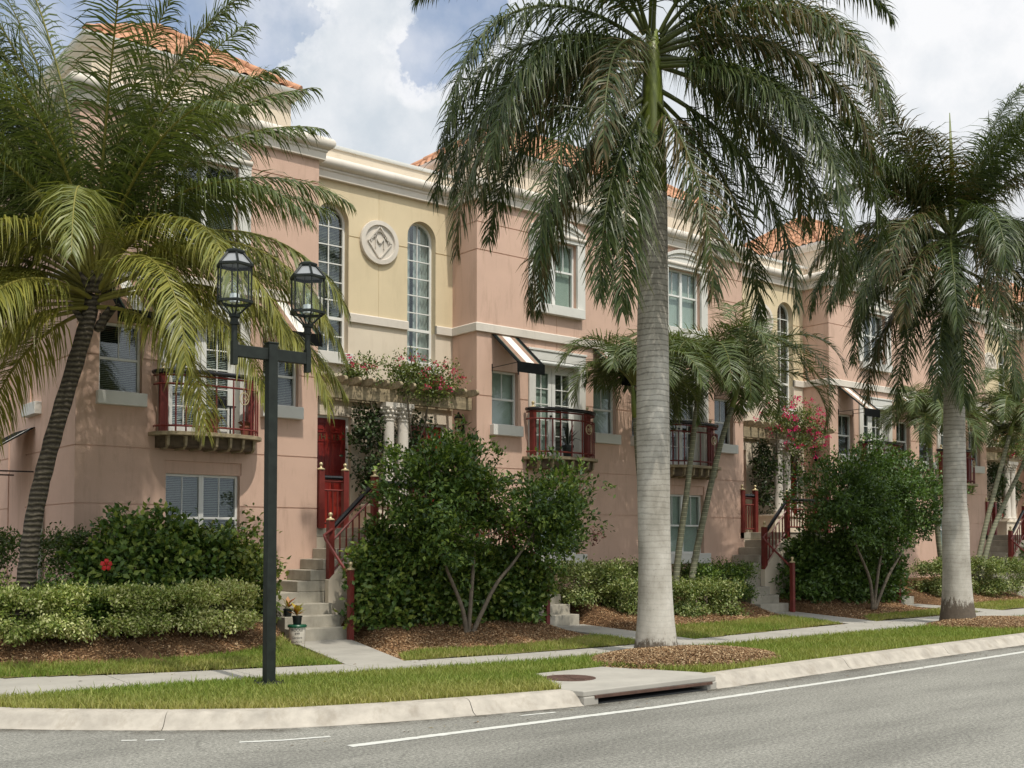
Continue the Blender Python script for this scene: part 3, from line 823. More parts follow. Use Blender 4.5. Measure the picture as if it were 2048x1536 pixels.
# ------------------------------------------------------------------ stairs, pergolas
YF = 17.50
def staircase(ux, sg, label):
    X = lambda u: ux + sg*u
    t = thing('front_staircase', (X(2.75), 17.5, 0), label, 'staircase', 'red railed concrete staircases')
    zt = [.05+.192*k for k in range(11)]
    for k in range(1, 4):        # lower flight, straight up towards the house
        s = MB(); y0 = 16.66+.28*(k-1)
        s.box(X(2.21), X(3.28), y0, y0+.30 if k < 3 else YF+.02, zt[k]-.26, zt[k]); s.build('step', M['step'], t, bevel=.012)
    s = MB(); s.box(X(2.21), X(3.28), YF, YB-.01, -.1, zt[4]); s.build('quarter_landing', M['step'], t, bevel=.012)
    for k in range(5, 10):       # upper flight, along the wall
        s = MB(); u = 2.75-.26*(k-5)
        s.box(X(u), X(1.40), YF+(.01 if u < 2.21 else .004), YB-.012, zt[k]-(.40 if u < 2.21 else .188), zt[k]); s.build('step', M['step'], t, bevel=.012)
    s = MB(); s.box(X(0.003), X(1.46), YF+.012, YB, 1.80, 1.97); s.box(X(0.003), X(U0-.003), YB, YR-.003, 1.80, 1.97)
    s.build('landing', M['step'], t, bevel=.01)
    s = MB()
    s.prism([(2.205, -.1), (2.205, 1.03), (1.40, 1.80), (.003, 1.80), (.003, -.1)], lambda a, b, d: (X(a), d, b), YF-.13, YF-.002)
    s.build('cheek_wall', M['cream'], t)
    s = MB(); s.box(X(.003), X(U0-.003), YB+.01, YB+.12, -.1, 1.799); s.box(X(1.44), X(1.34), YF, YB, -.1, 1.799); s.build('landing_wall', M['cream'], t)
    rl = bpy.data.objects.new('railing', None); COL.objects.link(rl); rl.parent = t; ORIGIN[rl.name] = ORIGIN[t.name]
    def newel(u, y, z0, z1, w=.056):
        n = MB(); x = X(u); n.box(x-w, x+w, y-w, y+w, z0, z1); n.build('newel_post', M['red'], rl, bevel=.004)
        f = MB(); finial(f, x, y, z1, 1.0); f.build('finial', M['brass'], rl, smooth='auto')
    def rail(a, b, black=True, second=.26, bal=0, foot=None, low=True):
        a, b = Vector(a), Vector(b)
        if black:
            r = MB(); r.tube([a, b], .042, 8); r.build('handrail', M['black'], rl, smooth='auto')
        r = MB(); dz = Vector((0, 0, -.07)); r.tube([a+dz, b+dz], .022, 4)
        r.tube([a-Vector((0, 0, second)), b-Vector((0, 0, second))], .020, 4)
        if low: r.tube([a-Vector((0, 0, foot-.08)), b-Vector((0, 0, foot-.08))], .020, 4)
        r.build('rail', M['red'], rl)
        for k in range(1, bal+1):
            p = a.lerp(b, k/(bal+1))
            q = MB(); q.box(p.x-.011, p.x+.011, p.y-.011, p.y+.011, p.z-foot+.08, p.z-second); q.build('baluster', M['red'], rl)
    yn = YF-.07
    newel(2.14, yn, 1.03, 2.09); newel(1.22, yn, 1.80, 2.90)
    rail((X(2.08), yn, 1.98), (X(1.28), yn, 2.74), True, .24, 5, .86)
    rail((X(1.16), yn, 2.80), (X(.003), yn, 2.80), True, .24, 9, .78)
    newel(U0-.075, YB-.01, 1.96, 3.06); newel(1.28, YB-.01, 1.96, 3.06)
    rail((X(U0-.13), YB-.01, 2.92), (X(1.34), YB-.01, 2.92), True, .24, 3, .94)
    # lower handrail
    newel(2.27, 16.50, .02, 1.22, .046)
    r = MB(); r.tube([(X(2.14), 17.36, 1.93), (X(2.33), 17.32, 1.82), (X(2.34), 17.24, 1.74), (X(2.28), 16.54, 1.12)], .026, 8); r.build('handrail', M['red'], rl, smooth='auto')
    return t

def pergola(ux, label):
    t = thing('pergola', (ux, 18.6, 1.97), label, 'pergola', 'timber pergolas over the paired doors')
    YP = 18.6
    s = MB(); s.box(ux-1.86, ux+1.86, YP-.06, YP+.06, 4.47, 4.73); s.build('beam', M['wood'], t, bevel=.006)
    s = MB(); s.box(ux-1.86, ux+1.86, YR-.06, YR-.003, 4.52, 4.73); s.build('ledger', M['wood'], t, bevel=.004)
    for k in range(12):
        x = ux-1.72+3.44*k/11
        r = MB()
        pr = [(YR-.07, 4.732), (YP-.20, 4.732)] + [(YP-.33-.13*math.sin(a), 4.80-.068*math.cos(a)+.0) for a in np.linspace(.3, PI-.2, 8)] + [(YR-.07, 4.87)]
        r.prism(pr, lambda a, b, d: (x+d, a, b), -.03, .03)
        r.build('rafter', M['wood'], t)
    for sgn in (-1, 1):
        x = ux+sgn*.17
        c = MB()
        c.box(x-.15, x+.15, YP-.15, YP+.15, 2.452, 2.52)
        c.lathe((x, YP, 0), [(.145, 2.52), (.15, 2.55), (.13, 2.58), (.118, 2.60), (.112, 3.2), (.108, 4.10), (.125, 4.12), (.125, 4.14), (.105, 4.15), (.115, 4.24), (.15, 4.32), (.17, 4.38)], 24)
        c.box(x-.165, x+.165, YP-.165, YP+.165, 4.38, 4.468)
        o = c.build('column', M['trim'], t, smooth='auto', bevel=.0)
        c = MB()
        for row, (rr, zz, s_) in enumerate(((.125, 4.20, .034), (.15, 4.285, .036), (.165, 4.35, .034))):
            for k in range(10):
                a = 2*PI*(k+.5*row)/10
                c.lathe((x+rr*math.cos(a), YP+rr*math.sin(a), zz), [(s_*.3, -s_), (s_*.85, -s_*.45), (s_, 0), (s_*.8, s_*.5), (s_*.25, s_)], 6)
        c.build('capital_leaf', M['trim'], o, smooth=True)
    # planter wall the columns stand on
    s = MB(); s.box(ux-.60, ux+.60, YP-.20, YR-.005, 1.972, 2.40); s.box(ux-.64, ux+.64, YP-.24, YR-.004, 2.40, 2.45)
    s.build('plinth', M['cream'], t, bevel=.008)
    return t
# ------------------------------------------------------------------ vegetation
def unit(v): return v/np.maximum(np.linalg.norm(v, axis=-1, keepdims=True), 1e-9)

def make_frond(name, parent, base, az, th0, th1, L, leaf, kind, seed, pw=1.3, yaw=0.0, n=None, width=None, roll=0.0, lift=0.0):
    """one pinnate palm frond: rachis as a tapered tube, each leaflet a folded strip of real blade.
    az = compass angle of travel (rad), th0/th1 = start and end elevation (deg)"""
    r = np.random.default_rng(seed)
    K = 26
    t = np.linspace(0, 1, K)
    th = np.radians(th0 + (th1-th0)*t**pw)
    azs = az + yaw*t**1.5
    d = np.stack([np.cos(th)*np.cos(azs), np.cos(th)*np.sin(azs), np.sin(th)], 1)
    p = np.array(base)+np.concatenate([[np.zeros(3)], np.cumsum((d[:-1]+d[1:])/2*(L/(K-1)), 0)])
    # rachis
    r0 = {'royal': .038, 'coconut': .034, 'slim': .020}[kind]
    mb = MB(); mb.tube([tuple(q) for q in p], [r0*(1-.93*a**.8)+.002 for a in t], 5)
    V = [np.array(mb.v)]; Fq = [list(f) for f in mb.f if len(f) == 4]
    cr = {'royal': (.10, .12, .03), 'coconut': (.25, .23, .05), 'slim': (.17, .17, .04)}[kind]
    Cc = [np.tile(cr, (len(mb.v), 1))]
    n = n or {'royal': 100, 'coconut': 128, 'slim': 70}[kind]
    w = width or {'royal': .022, 'coconut': .021, 'slim': .022}[kind]
    t0 = {'royal': .10, 'coconut': .16, 'slim': .16}[kind]
    S = 4
    off = len(mb.v)
    ranks = 2 if kind == 'royal' else 1
    brown = r.random() < .25
    for side in (-1, 1):
        for rk in range(ranks):
            tt = np.sort(np.clip(np.linspace(t0, .995, n)+r.normal(0, .004, n), t0, .998))
            i = tt*(K-1); i0 = np.minimum(i.astype(int), K-2); f = (i-i0)[:, None]
            P = p[i0]*(1-f)+p[i0+1]*f
            T = unit(d[i0]*(1-f)+d[i0+1]*f)
            H = np.stack([-np.sin(azs[i0]), np.cos(azs[i0]), np.zeros(n)], 1)
            Nn = np.cross(T, H)
            ro = roll
            Hs = H*np.cos(ro)+Nn*np.sin(ro); Nr = Nn*np.cos(ro)-H*np.sin(ro)
            ln = leaf*(.50+.55*np.sin(PI*np.clip(tt*1.02, 0, 1)**.75))*np.where(tt > .85, 1-(tt-.85)*2.6, 1)*r.uniform(.82, 1.12, n)
            ln = np.maximum(ln, leaf*.22)
            if kind == 'royal': up = (.50 if rk else -.25)+r.normal(0, .34, n)+lift; fwd = .85+r.normal(0, .22, n)
            elif kind == 'coconut': up = .12+r.normal(0, .13, n)+lift; fwd = .82+r.normal(0, .12, n)
            else: up = .40+r.normal(0, .13, n)+lift; fwd = .72+r.normal(0, .10, n)
            fwd = fwd+.9*np.clip(tt-.80, 0, 1)*4
            D = unit(side*Hs+Nr*up[:, None]+T*fwd[:, None])
            droop = {'royal': 2.6, 'coconut': 2.4, 'slim': .9}[kind]*r.uniform(.4, 1.4, n)*np.where(r.random(n) < .08, 2.6, 1)
            droop = droop*np.where(T[:, 2] > 0, .22+.78*np.sqrt(np.clip(1-T[:, 2]**2, 0, 1))**1.5, 1.0)
            ln = ln*np.where(r.random(n) < .05, .35, 1)
            q = P.copy(); pts = [q]; dirs = [D]
            for s in range(1, S):
                a = s/(S-1)
                Dn = unit(D+np.array([0, 0, -1.0])*(droop*a**1.3)[:, None])
                q = q+(dirs[-1]+Dn)/2*(ln/(S-1))[:, None]
                pts.append(q); dirs.append(Dn)
            prof = (.75, 1.0, .72, .06)
            vv = []
            for s in range(S):
                wd = unit(T-dirs[s]*np.sum(T*dirs[s], 1, keepdims=True))
                tw = r.normal(0, .35, n)[:, None]
                wd = unit(wd+np.cross(dirs[s], wd)*tw)
                hw = w*prof[s]*.5
                vv += [pts[s]-wd*hw, pts[s]+wd*hw]
            vv = np.stack(vv, 1)          # n, 2S, 3
            V.append(vv.reshape(-1, 3))
            base_i = off+np.arange(n)[:, None]*2*S
            for s in range(S-1):
                k = 2*s
                Fq += (base_i+np.array([k, k+1, k+3, k+2])).tolist()
            g = r.uniform(0, 1, (n, 1))
            if kind == 'royal': c = np.array([.028, .050, .014])*(1-g)+np.array([.078, .108, .028])*g
            elif kind == 'coconut': c = np.array([.050, .076, .018])*(1-g)+np.array([.13, .165, .045])*g
            else: c = np.array([.050, .080, .022])*(1-g)+np.array([.13, .17, .055])*g
            if kind == 'coconut':
                yl = np.maximum(np.clip(.85-th0/45, 0, 1)*.8, .62 if th1 < -72 else (.3 if th1 < -60 else 0))*r.uniform(.35, 1.15, (n, 1)); c = c*(1-yl)+np.array([.34, .31, .055])*yl
            if kind == 'royal' and brown:
                bl = (r.random((n, 1)) < .45)*.7; c = c*(1-bl)+np.array([.15, .10, .045])*bl
            cv = np.repeat(c[:, None, :], 2*S, 1)
            cv[:, -2:, :] = cv[:, -2:, :]*.6+np.array([.16, .12, .04])*.4
            Cc.append(cv.reshape(-1, 3)); off += n*2*S
    return np_mesh(name, np.concatenate(V), np.array(Fq), M['frond'], parent, np.concatenate(Cc))

CA = math.radians(50.947)
def az_cam(deg):
    """compass angle for a bearing given relative to the street view: 0 = to the right, 90 = towards the viewer, 180 = left"""
    a = math.radians(deg)
    r = np.array([math.sin(CA), -math.cos(CA)]); f = np.array([math.cos(CA), math.sin(CA)])
    v = r*math.cos(a)-f*math.sin(a)
    return math.atan2(v[1], v[0])

def trunk_mesh(name, mat, parent, pts, rad, n=24, m=None):
    b = MB(); b.tube(pts, rad, n); return b.build(name, mat, parent, smooth=True)

def smooth_path(pts, rad, k=8):
    """Catmull-Rom through points"""
    P = [Vector(p) for p in pts]; out = []; rr = []
    for i in range(len(P)-1):
        p0, p1, p2, p3 = P[max(i-1, 0)], P[i], P[i+1], P[min(i+2, len(P)-1)]
        for j in range(k):
            u = j/k
            out.append(.5*((2*p1)+(p2-p0)*u+(2*p0-5*p1+4*p2-p3)*u*u+(3*p1-p0-3*p2+p3)*u**3))
            rr.append(rad[i]*(1-u)+rad[i+1]*u)
    out.append(P[-1]); rr.append(rad[-1])
    return out, rr

def royal_palm(x, y, label, H, r0, r1, fronds, seed, spear=True, crown=2.1, L0=1.0, scale=1.0):
    t = thing('royal_palm', (x, y, 0), label, 'palm tree', 'royal palms on the verge')
    zz = [-.1, .0, .12, .3, .6, 1.0, 1.5, 2.1, H*.46, H*.6, H*.75, H*.9, H]
    rr = [r0*1.22, r0*1.2, r0*1.16, r0*1.07, r0*.97, r0*.90, r0*.86, r0*.86, r1*1.12, r1*1.10, r1*1.04, r1*.99, r1*.95]
    pts = [(x+.02*math.sin(z*.7+seed), y+.02*math.cos(z*.6+seed), z) for z in zz]
    p, q = smooth_path(pts, rr, 5)
    trunk_mesh('trunk', M['royal_rotten' if seed == 4 else 'royal'], t, p, q, 32)
    cs = MB(); cs.lathe((x, y, 0), [(r1*.88, H), (r1*.98, H+.05), (r1*.96, H+.4), (r1*.80, H+crown*.5), (r1*.62, H+crown*.8), (r1*.42, H+crown)], 24)
    cs.build('crownshaft', M['shaft'], t, smooth=True)
    for k, (a, th0, th1, L, dz) in enumerate(fronds):
        az = az_cam(a)
        b = (x+math.cos(az)*r1*.55, y+math.sin(az)*r1*.55, H+crown*.86+dz)
        make_frond('frond', t, b, az, th0, th1, L, (.84+.12*math.sin(k*1.7))*scale, 'royal', seed*100+k, pw=1.15, yaw=.25*math.sin(k*2.3))
    if spear:
        s = MB(); s.tube([(x, y, H+crown), (x+.03, y, H+crown+1.2), (x-.02, y, H+crown+2.3)], [.06, .05, .008], 8); s.build('spear_leaf', M['shaft'], t, smooth=True)
    return t

def leaf_cloud(clumps, per, size, cols, seed, spread=.12, up=.5, aspect=.5, fold=.25, jitter=.35):
    """clumps: (n,3) centres, outward (n,3); returns V,F,col for folded rhombic leaves"""
    C0, O = clumps
    r = np.random.default_rng(seed)
    n = len(C0)*per
    c = np.repeat(C0, per, 0)+r.normal(0, spread, (n, 3))*np.array([1, 1, .8])
    o = np.repeat(O, per, 0)
    d = unit(o*.9+r.normal(0, .75, (n, 3))+np.array([0, 0, up])*.4)            # leaf axis
    nrm = unit(o*.7+np.array([0, 0, up])+r.normal(0, .38, (n, 3)))
    sd = unit(np.cross(nrm, d)); nrm = np.cross(d, sd)
    ln = size*r.uniform(1-jitter, 1+jitter, n)[:, None]
    w = ln*aspect*.5
    b = c; tip = c+d*ln-nrm*ln*.12
    mid = c+d*ln*.45
    l = mid+sd*w+nrm*ln*fold*.35; rr = mid-sd*w+nrm*ln*fold*.35
    V = np.stack([b, rr, tip, l], 1).reshape(-1, 3)
    i = np.arange(n)[:, None]*4
    F = np.concatenate([i+np.array([0, 1, 2]), i+np.array([0, 2, 3])], 0)
    cols = np.array(cols); cc = r.uniform(0, 1, (n, 1))
    cl = np.repeat(r.uniform(-.25, .25, (len(C0), 1)), per, 0)
    cc = np.clip(cc+cl, 0, .9999)*(len(cols)-1); k = cc.astype(int)[:, 0]; f = cc-k[:, None]
    col = cols[k]*(1-f)+cols[k+1]*f
    return V, F, np.repeat(col, 4, 0)

def blob_clumps(blobs, n, seed, rough=.22, shell=.45, flat_bottom=None, box=False):
    """clump centres inside lumpy ellipsoids (centre, radii); weighted to the outer shell"""
    r = np.random.default_rng(seed)
    vol = np.array([b[1][0]*b[1][1]+b[1][0]*b[1][2]+b[1][1]*b[1][2] for b in blobs]); vol = vol/vol.sum()
    P, O = [], []
    for (c, R), v in zip(blobs, vol):
        k = max(4, int(n*v))
        d = unit(r.normal(0, 1, (k, 3)))
        if box:   # clipped hedge: superellipsoid
            e = .45
            d2 = np.sign(d)*np.abs(d)**e; d2 = d2/np.maximum(np.max(np.abs(d2), 1, keepdims=True), .01)*1.0
            d2 = d2*.55+unit(d2)*.45
        else: d2 = d
        ph = r.uniform(0, 6, 6)
        lump = 1+rough*(np.sin(d[:, :1]*4.1+ph[0])*np.sin(d[:, 1:2]*4.7+ph[1])+.6*np.sin(d[:, 2:]*7+ph[2]+d[:, :1]*5)+.4*np.sin(d[:, :1]*11+ph[3])*np.sin(d[:, 1:2]*10+d[:, 2:]*9+ph[4]))
        rad = (1-shell*r.random((k, 1))**1.6)*lump
        q = np.array(c)+d2*np.array(R)*rad
        P.append(q); O.append(unit(d/np.array(R)*min(R)))
    P = np.concatenate(P); O = np.concatenate(O)
    if flat_bottom is not None:
        m = P[:, 2] > flat_bottom; P, O = P[m], O[m]
    return P, O

GREENS = {
 'hibiscus': [(.042, .085, .017), (.075, .138, .026), (.125, .195, .038), (.25, .31, .06)],
 'hibiscus_sun': [(.05, .09, .018), (.12, .16, .03), (.23, .25, .05), (.36, .33, .08)],
 'ligustrum': [(.032, .068, .014), (.068, .125, .024), (.12, .20, .036), (.24, .32, .06)],
 'variegated': [(.13, .19, .038), (.24, .31, .065), (.40, .45, .14), (.66, .66, .34)],
 'ficus': [(.040, .07, .016), (.075, .115, .026), (.12, .16, .034)],
 'dark': [(.020, .036, .012), (.034, .058, .017), (.055, .088, .024)],
 'boug': [(.05, .08, .018), (.11, .15, .034), (.21, .25, .06)],
}
def branches(mb, base, tips, r0, seed, wob=.12):
    r = np.random.default_rng(seed)
    for tp in tips:
        b = np.array(base)+np.append(r.normal(0, .05, 2), 0); tp = np.array(tp)
        m1 = b*.66+tp*.34+r.normal(0, wob, 3); m2 = b*.33+tp*.67+r.normal(0, wob, 3)
        p, q = smooth_path([tuple(b), tuple(m1), tuple(m2), tuple(tp)], [r0, r0*.8, r0*.6, r0*.25], 5)
        mb.tube(p, q, 7)

def shrub(name, label, cat, blobs, n, per, size, cols, seed, group=None, base=None, tips=None, r0=.025, spread=.11, flat=None, box=False, aspect=.55, up=.5, rough=.22, shell=.45, trunk_name='stem', bark='bark', trim=None):
    c0 = np.mean([b[0] for b in blobs], 0)
    b0 = base if base is not None else (c0[0], c0[1], ground_z(c0[0], c0[1]))
    t = thing(name, tuple(map(float, b0)), label, cat, group)
    P, O = blob_clumps(blobs, n, seed, rough, shell, flat, box)
    if trim is not None: P, O = trim(P, O)
    V, F, col = leaf_cloud((P, O), per, size, cols, seed+1, spread, up, aspect)
    np_mesh('foliage', V, F, M['leaf'], t, col)
    mb = MB()
    if tips is None:
        r = np.random.default_rng(seed+5)
        tips = [tuple(np.array(b[0])+r.normal(0, .3, 3)*np.array(b[1])) for b in blobs for _ in range(3)]
    branches(mb, b0, tips, r0, seed+2)
    mb.build(trunk_name, M[bark], t, smooth=True)
    return t, (P, O)
# ------------------------------------------------------------------ ground, road, pavement
def lerp_poly(pts, x):
    if x <= pts[0][0]: return pts[0][1]
    for (a, b), (c, d) in zip(pts[:-1], pts[1:]):
        if x <= c: return b+(d-b)*(x-a)/(c-a)
    return pts[-1][1]
KERB = [(.8, 40), (.8, 22), (.95, 17), (1.35, 14.8), (2.05, 13.1), (3.0, 11.67), (4.2, 10.59), (5.14, 9.95), (6.34, 9.58), (7.4, 9.38), (8.5, 9.22), (10.78, 9.25), (14.0, 9.46), (19.8, 9.78), (30, 10.4), (60, 12.2), (120, 16)]
SWB = [(3.0, 15.35), (3.75, 14.6), (5.5, 14.0), (7.92, 13.42), (8.78, 13.24), (10.5, 13.05), (12.57, 12.98), (14.13, 13.05), (19.24, 13.55), (28.4, 14.0), (60, 15.8), (120, 19.5)]
SWF = [(3.3, 12.75), (4.6, 12.72), (6.4, 12.52), (8.3, 12.22), (10.3, 11.98), (12.4, 12.02), (14.66, 12.03), (20.86, 12.15), (28.4, 12.5), (60, 14.3), (120, 18)]

def ground_z(x, y):
    """yard: flat at the pavement, banked up against the house"""
    yb = lerp_poly(SWB, x)
    if y < yb: return 0.0
    s = min(max((y-yb-1.2)/(17.9-yb-1.2), 0), 1); z = .03*min(1, (y-yb)/.6)+.62*s**1.9
    if x < 8.9:
        q = min(max((y-15.15)/1.5, 0), 1); z = max(z, .03*min(1, (y-yb)/.6)+.44*q*q*(3-2*q)*min(1, (8.9-x)/.5))
    pathx = [(8.35, 9.36), (14.25, 14.84), (20.7, 21.76), (26.7, 27.25), (33.1, 34.16), (39.1, 39.66)]
    for k, (xa, xb) in enumerate(pathx):
        if y < 17.7:
            f = min(max((y-yb)/(16.66-yb), 0), 1); xc = xa+(xb-xa)*f
            dd = abs(x-xc)-.56
            w = min(max(dd/.5, 0), 1); w = w*w*(3-2*w)
            z = z*w+min(z, -.03 if y < 16.66 else .02)*(1-w)
    return z

def sheet(name, poly, z, mat, kind='structure', parent=None):
    m = MB(); m.add([(x, y, z) for x, y in poly], [tuple(range(len(poly)))])
    o = m.build(name, mat, parent, recalc=False)
    if kind: o['kind'] = kind
    return o

def offset_path(path, d):
    out = []
    for i, p in enumerate(path):
        a = Vector(path[max(i-1, 0)]); b = Vector(path[min(i+1, len(path)-1)])
        t = (b-a).normalized(); nn = Vector((-t.y, t.x))
        out.append((p[0]+nn.x*d, p[1]+nn.y*d))
    return out

def build_ground():
    g = MB(); R = 900
    g.quad((-R, -R, -.22), (R, -R, -.22), (R, R, -.22), (-R, R, -.22)); o = g.build('ground', M['ground']); o['kind'] = 'structure'
    g = MB()   # the road: from far left to far right, and the side street that bends off to the left
    road = [(-200, -14), (120, -4)]+KERB[::-1]+[(-6, 40), (-6.5, 18), (-9, 13), (-14, 11.5), (-200, 9)]
    g.add([(x, y, -.15) for x, y in road], [tuple(range(len(road)))]); o = g.build('road', M['asphalt'], recalc=False); o['kind'] = 'structure'
    # bevelled kerb with joints
    def kerb(path, name):
        L = MB()
        prof = [(-.05, -.146), (-.02, -.138), (.02, -.115), (.09, -.025), (.12, -.004), (.17, .006), (.31, .006), (.31, -.2), (-.05, -.2)]
        # resample
        P = [Vector(p) for p in path]; pts = []
        for a, b in zip(P[:-1], P[1:]):
            k = max(1, int((b-a).length/.25)); pts += [a.lerp(b, i/k) for i in range(k)]
        pts.append(P[-1])
        for _ in range(3): pts = [pts[0]]+[(pts[i-1]+pts[i]*2+pts[i+1])/4 for i in range(1, len(pts)-1)]+[pts[-1]]
        acc = 0; seg = [pts[0]]
        segs = []
        for a, b in zip(pts[:-1], pts[1:]):
            acc += (b-a).length; seg.append(b)
            if acc > 3.0: segs.append(seg); seg = [b]; acc = 0
        if len(seg) > 1: segs.append(seg)
        for s in segs:
            q = [tuple(v) for v in s]
            d = (s[-1]-s[-2]).normalized()*.010
            q[-1] = (s[-1].x-d.x, s[-1].y-d.y)
            # outward for mold() is the right-hand side of travel; profile goes inward, so negate
            mold(L, q, [(-a, z) for a, z in prof])
        o = L.build(name, M['kerb'], smooth='auto'); o['kind'] = 'structure'
        return o
    i = KERB.index((8.5, 9.22))
    kerb([p for p in KERB[:i+1] if p[1] < 30], 'kerb'); kerb([p for p in KERB[i+1:] if p[0] < 70]+[(70, 12.8)], 'kerb')
    # verge soil, pavement slabs, paths
    side_f = [(2.75, 13.3), (2.45, 14.4), (2.15, 16.6), (2.1, 40)]; side_b = [(3.0, 15.35), (2.75, 16.6), (3.2, 18.5), (3.3, 40)]
    kin = offset_path(KERB, .27)
    verge = [p for p in kin if p[1] < 39]+SWF[::-1]+side_f
    g = MB(); verge = [p for p in verge]
    g.add([(x, y, -.012) for x, y in verge], [tuple(range(len(verge)))]); o = g.build('verge', M['turfsoil'], recalc=False); o['kind'] = 'structure'
    g = MB()
    def slab(a0, a1, b1, b0, z=.004):
        g.add([(*a0, z), (*a1, z), (*b1, z), (*b0, z), (*a0, -.08), (*a1, -.08), (*b1, -.08), (*b0, -.08)], [(0,1,2,3), (0,4,5,1), (1,5,6,2), (2,6,7,3), (3,7,4,0)])
    x = 3.3
    while x < 110:
        st = 1.5; x1 = x+st-.012
        slab((x, lerp_poly(SWF, x)), (x1, lerp_poly(SWF, x1)), (x1+.1, lerp_poly(SWB, x1+.1)), (x+.1, lerp_poly(SWB, x+.1))); x += st
    sp = [side_f[::-1]]
    sf = [(3.29, 12.75)]+side_f; sb = [(3.39, 14.95)]+side_b
    for k in range(4): slab(sf[k+1], sf[k], sb[k], sb[k+1])
    o = g.build('pavement', M['concrete'], bevel=.006); o['kind'] = 'structure'
    g = MB()
    for (x0, x1, xt0, xt1) in ((7.92, 8.78, 8.83, 9.90), (13.75, 14.75, 14.31, 15.38), (20.1, 21.2, 21.23, 22.31), (26.2, 27.2, 26.71, 27.79), (32.5, 33.6, 33.63, 34.71), (38.6, 39.6, 39.12, 40.2)):
        ya, yb = lerp_poly(SWB, x0)+.008, lerp_poly(SWB, x1)+.008
        k = 3
        for i in range(k):
            f0, f1 = i/k, (i+1)/k-.004
            A = lambda f: (x0+(xt0-x0)*f, ya+(16.67-ya)*f); B = lambda f: (x1+(xt1-x1)*f, yb+(16.67-yb)*f)
            z0, z1 = .006+.03*f0, .006+.03*f1
            g.add([(*A(f0), z0), (*B(f0), z0), (*B(f1), z1), (*A(f1), z1), (*A(f0), -.1), (*B(f0), -.1), (*B(f1), -.1), (*A(f1), -.1)], [(0,1,2,3), (0,4,5,1), (1,5,6,2), (2,6,7,3), (3,7,4,0)])
    o = g.build('path', M['concrete'], bevel=.005); o['kind'] = 'structure'
    # yard: a graded sheet from the pavement to the house walls
    xs = np.concatenate([np.arange(-2, 2.9, .4), np.arange(2.9, 30, .16), np.arange(30, 70, .5), np.arange(70, 121, 3)])
    vs, fs = [], []; ny = 46
    for a in xs:
        yb = lerp_poly(SWB, a)-.02
        if a < 2.9: yb = 19
        yend = 30 if a < 5.9 else 19.6
        for j in range(ny+1):
            yy = yb+(yend-yb)*(j/ny)
            zz = (ground_z(a, min(yy, 18.5)) if a >= 2.9 else .05)-.012+.018*math.sin(a*5.1+yy*3.3)*math.sin(a*2.7-yy*4.9)*min(1, max(0, yy-yb))
            if a > 5.9 and yy > 18.45: zz = min(zz, .68)
            vs.append((a, yy, zz))
    for i in range(len(xs)-1):
        for j in range(ny): fs.append((i*(ny+1)+j, (i+1)*(ny+1)+j, (i+1)*(ny+1)+j+1, i*(ny+1)+j+1))
    g = MB(); g.add(vs, fs); o = g.build('yard', M['mulchsoil'], smooth=True, recalc=False); o['kind'] = 'structure'
    # road markings
    def strip(name, pts, w, z=-.146, mat='paint', seed=0):
        rr = np.random.default_rng(seed); P = [Vector(p) for p in pts]; q = []
        for a, b in zip(P[:-1], P[1:]):
            k = max(1, int((b-a).length/.06)); q += [a.lerp(b, i/k) for i in range(k)]
        q.append(P[-1]); m = MB(); L = []
        for i, p in enumerate(q):
            t = (q[min(i+1, len(q)-1)]-q[max(i-1, 0)]).normalized(); nn = Vector((-t.y, t.x)); e = rr.normal(0, w*.05, 2)
            L.append((p+nn*(w/2+e[0]), p-nn*(w/2+e[1])))
        for a, b in zip(L[:-1], L[1:]):
            m.quad((*a[0], z), (*b[0], z), (*b[1], z), (*a[1], z))
        o = m.build(name, M[mat], recalc=False); o['kind'] = 'structure'
    strip('edge_line', [(5.17, 8.68), (9.0, 8.60), (13.0, 8.75), (18.5, 9.10), (30, 9.8), (60, 11.6)], .115, seed=1)
    strip('worn_marking', [(4.49, 9.49), (4.85, 9.33), (5.29, 9.235)], .06, seed=2)
    strip('worn_marking', [(3.68, 10.25), (3.80, 10.18)], .05, seed=3); strip('worn_marking', [(3.86, 10.13), (4.01, 10.05)], .05, seed=4)
    strip('worn_marking', [(7.48, 9.08), (7.93, 9.03)], .05, seed=5)

def palette(r, n, cols):
    cols = np.array(cols); t = r.uniform(0, .9999, n)*(len(cols)-1); k = t.astype(int); f = (t-k)[:, None]
    return cols[k]*(1-f)+cols[k+1]*f

def mulch_chips(name, pts, zf, n_seed, label, cols=None, sz=1.0):
    r = np.random.default_rng(n_seed); n = len(pts)
    z = np.array([zf(x, y) for x, y in pts])
    a = r.uniform(0, 2*PI, n); l = r.uniform(.02, .075, n)*sz; w = r.uniform(.005, .014, n)*sz; ti = r.normal(0, .35, n)
    d = np.stack([np.cos(a)*np.cos(ti), np.sin(a)*np.cos(ti), np.sin(ti)], 1)*l[:, None]; s = np.stack([-np.sin(a), np.cos(a), r.normal(0, .4, n)], 1)*w[:, None]
    c = np.stack([pts[:, 0], pts[:, 1], z+r.uniform(.002, .02, n)], 1)
    V = np.stack([c-d/2-s, c-d/2+s, c+d/2+s*.6, c+d/2-s*.6], 1).reshape(-1, 3)
    F = np.arange(n*4).reshape(-1, 4)
    col = palette(r, n, cols or [(.10, .055, .028), (.26, .145, .07), (.42, .25, .13), (.60, .45, .28)])
    o = np_mesh(name, V, F, M['chip'], None, np.repeat(col, 4, 0)); tag(o, label, 'mulch', kind='stuff')

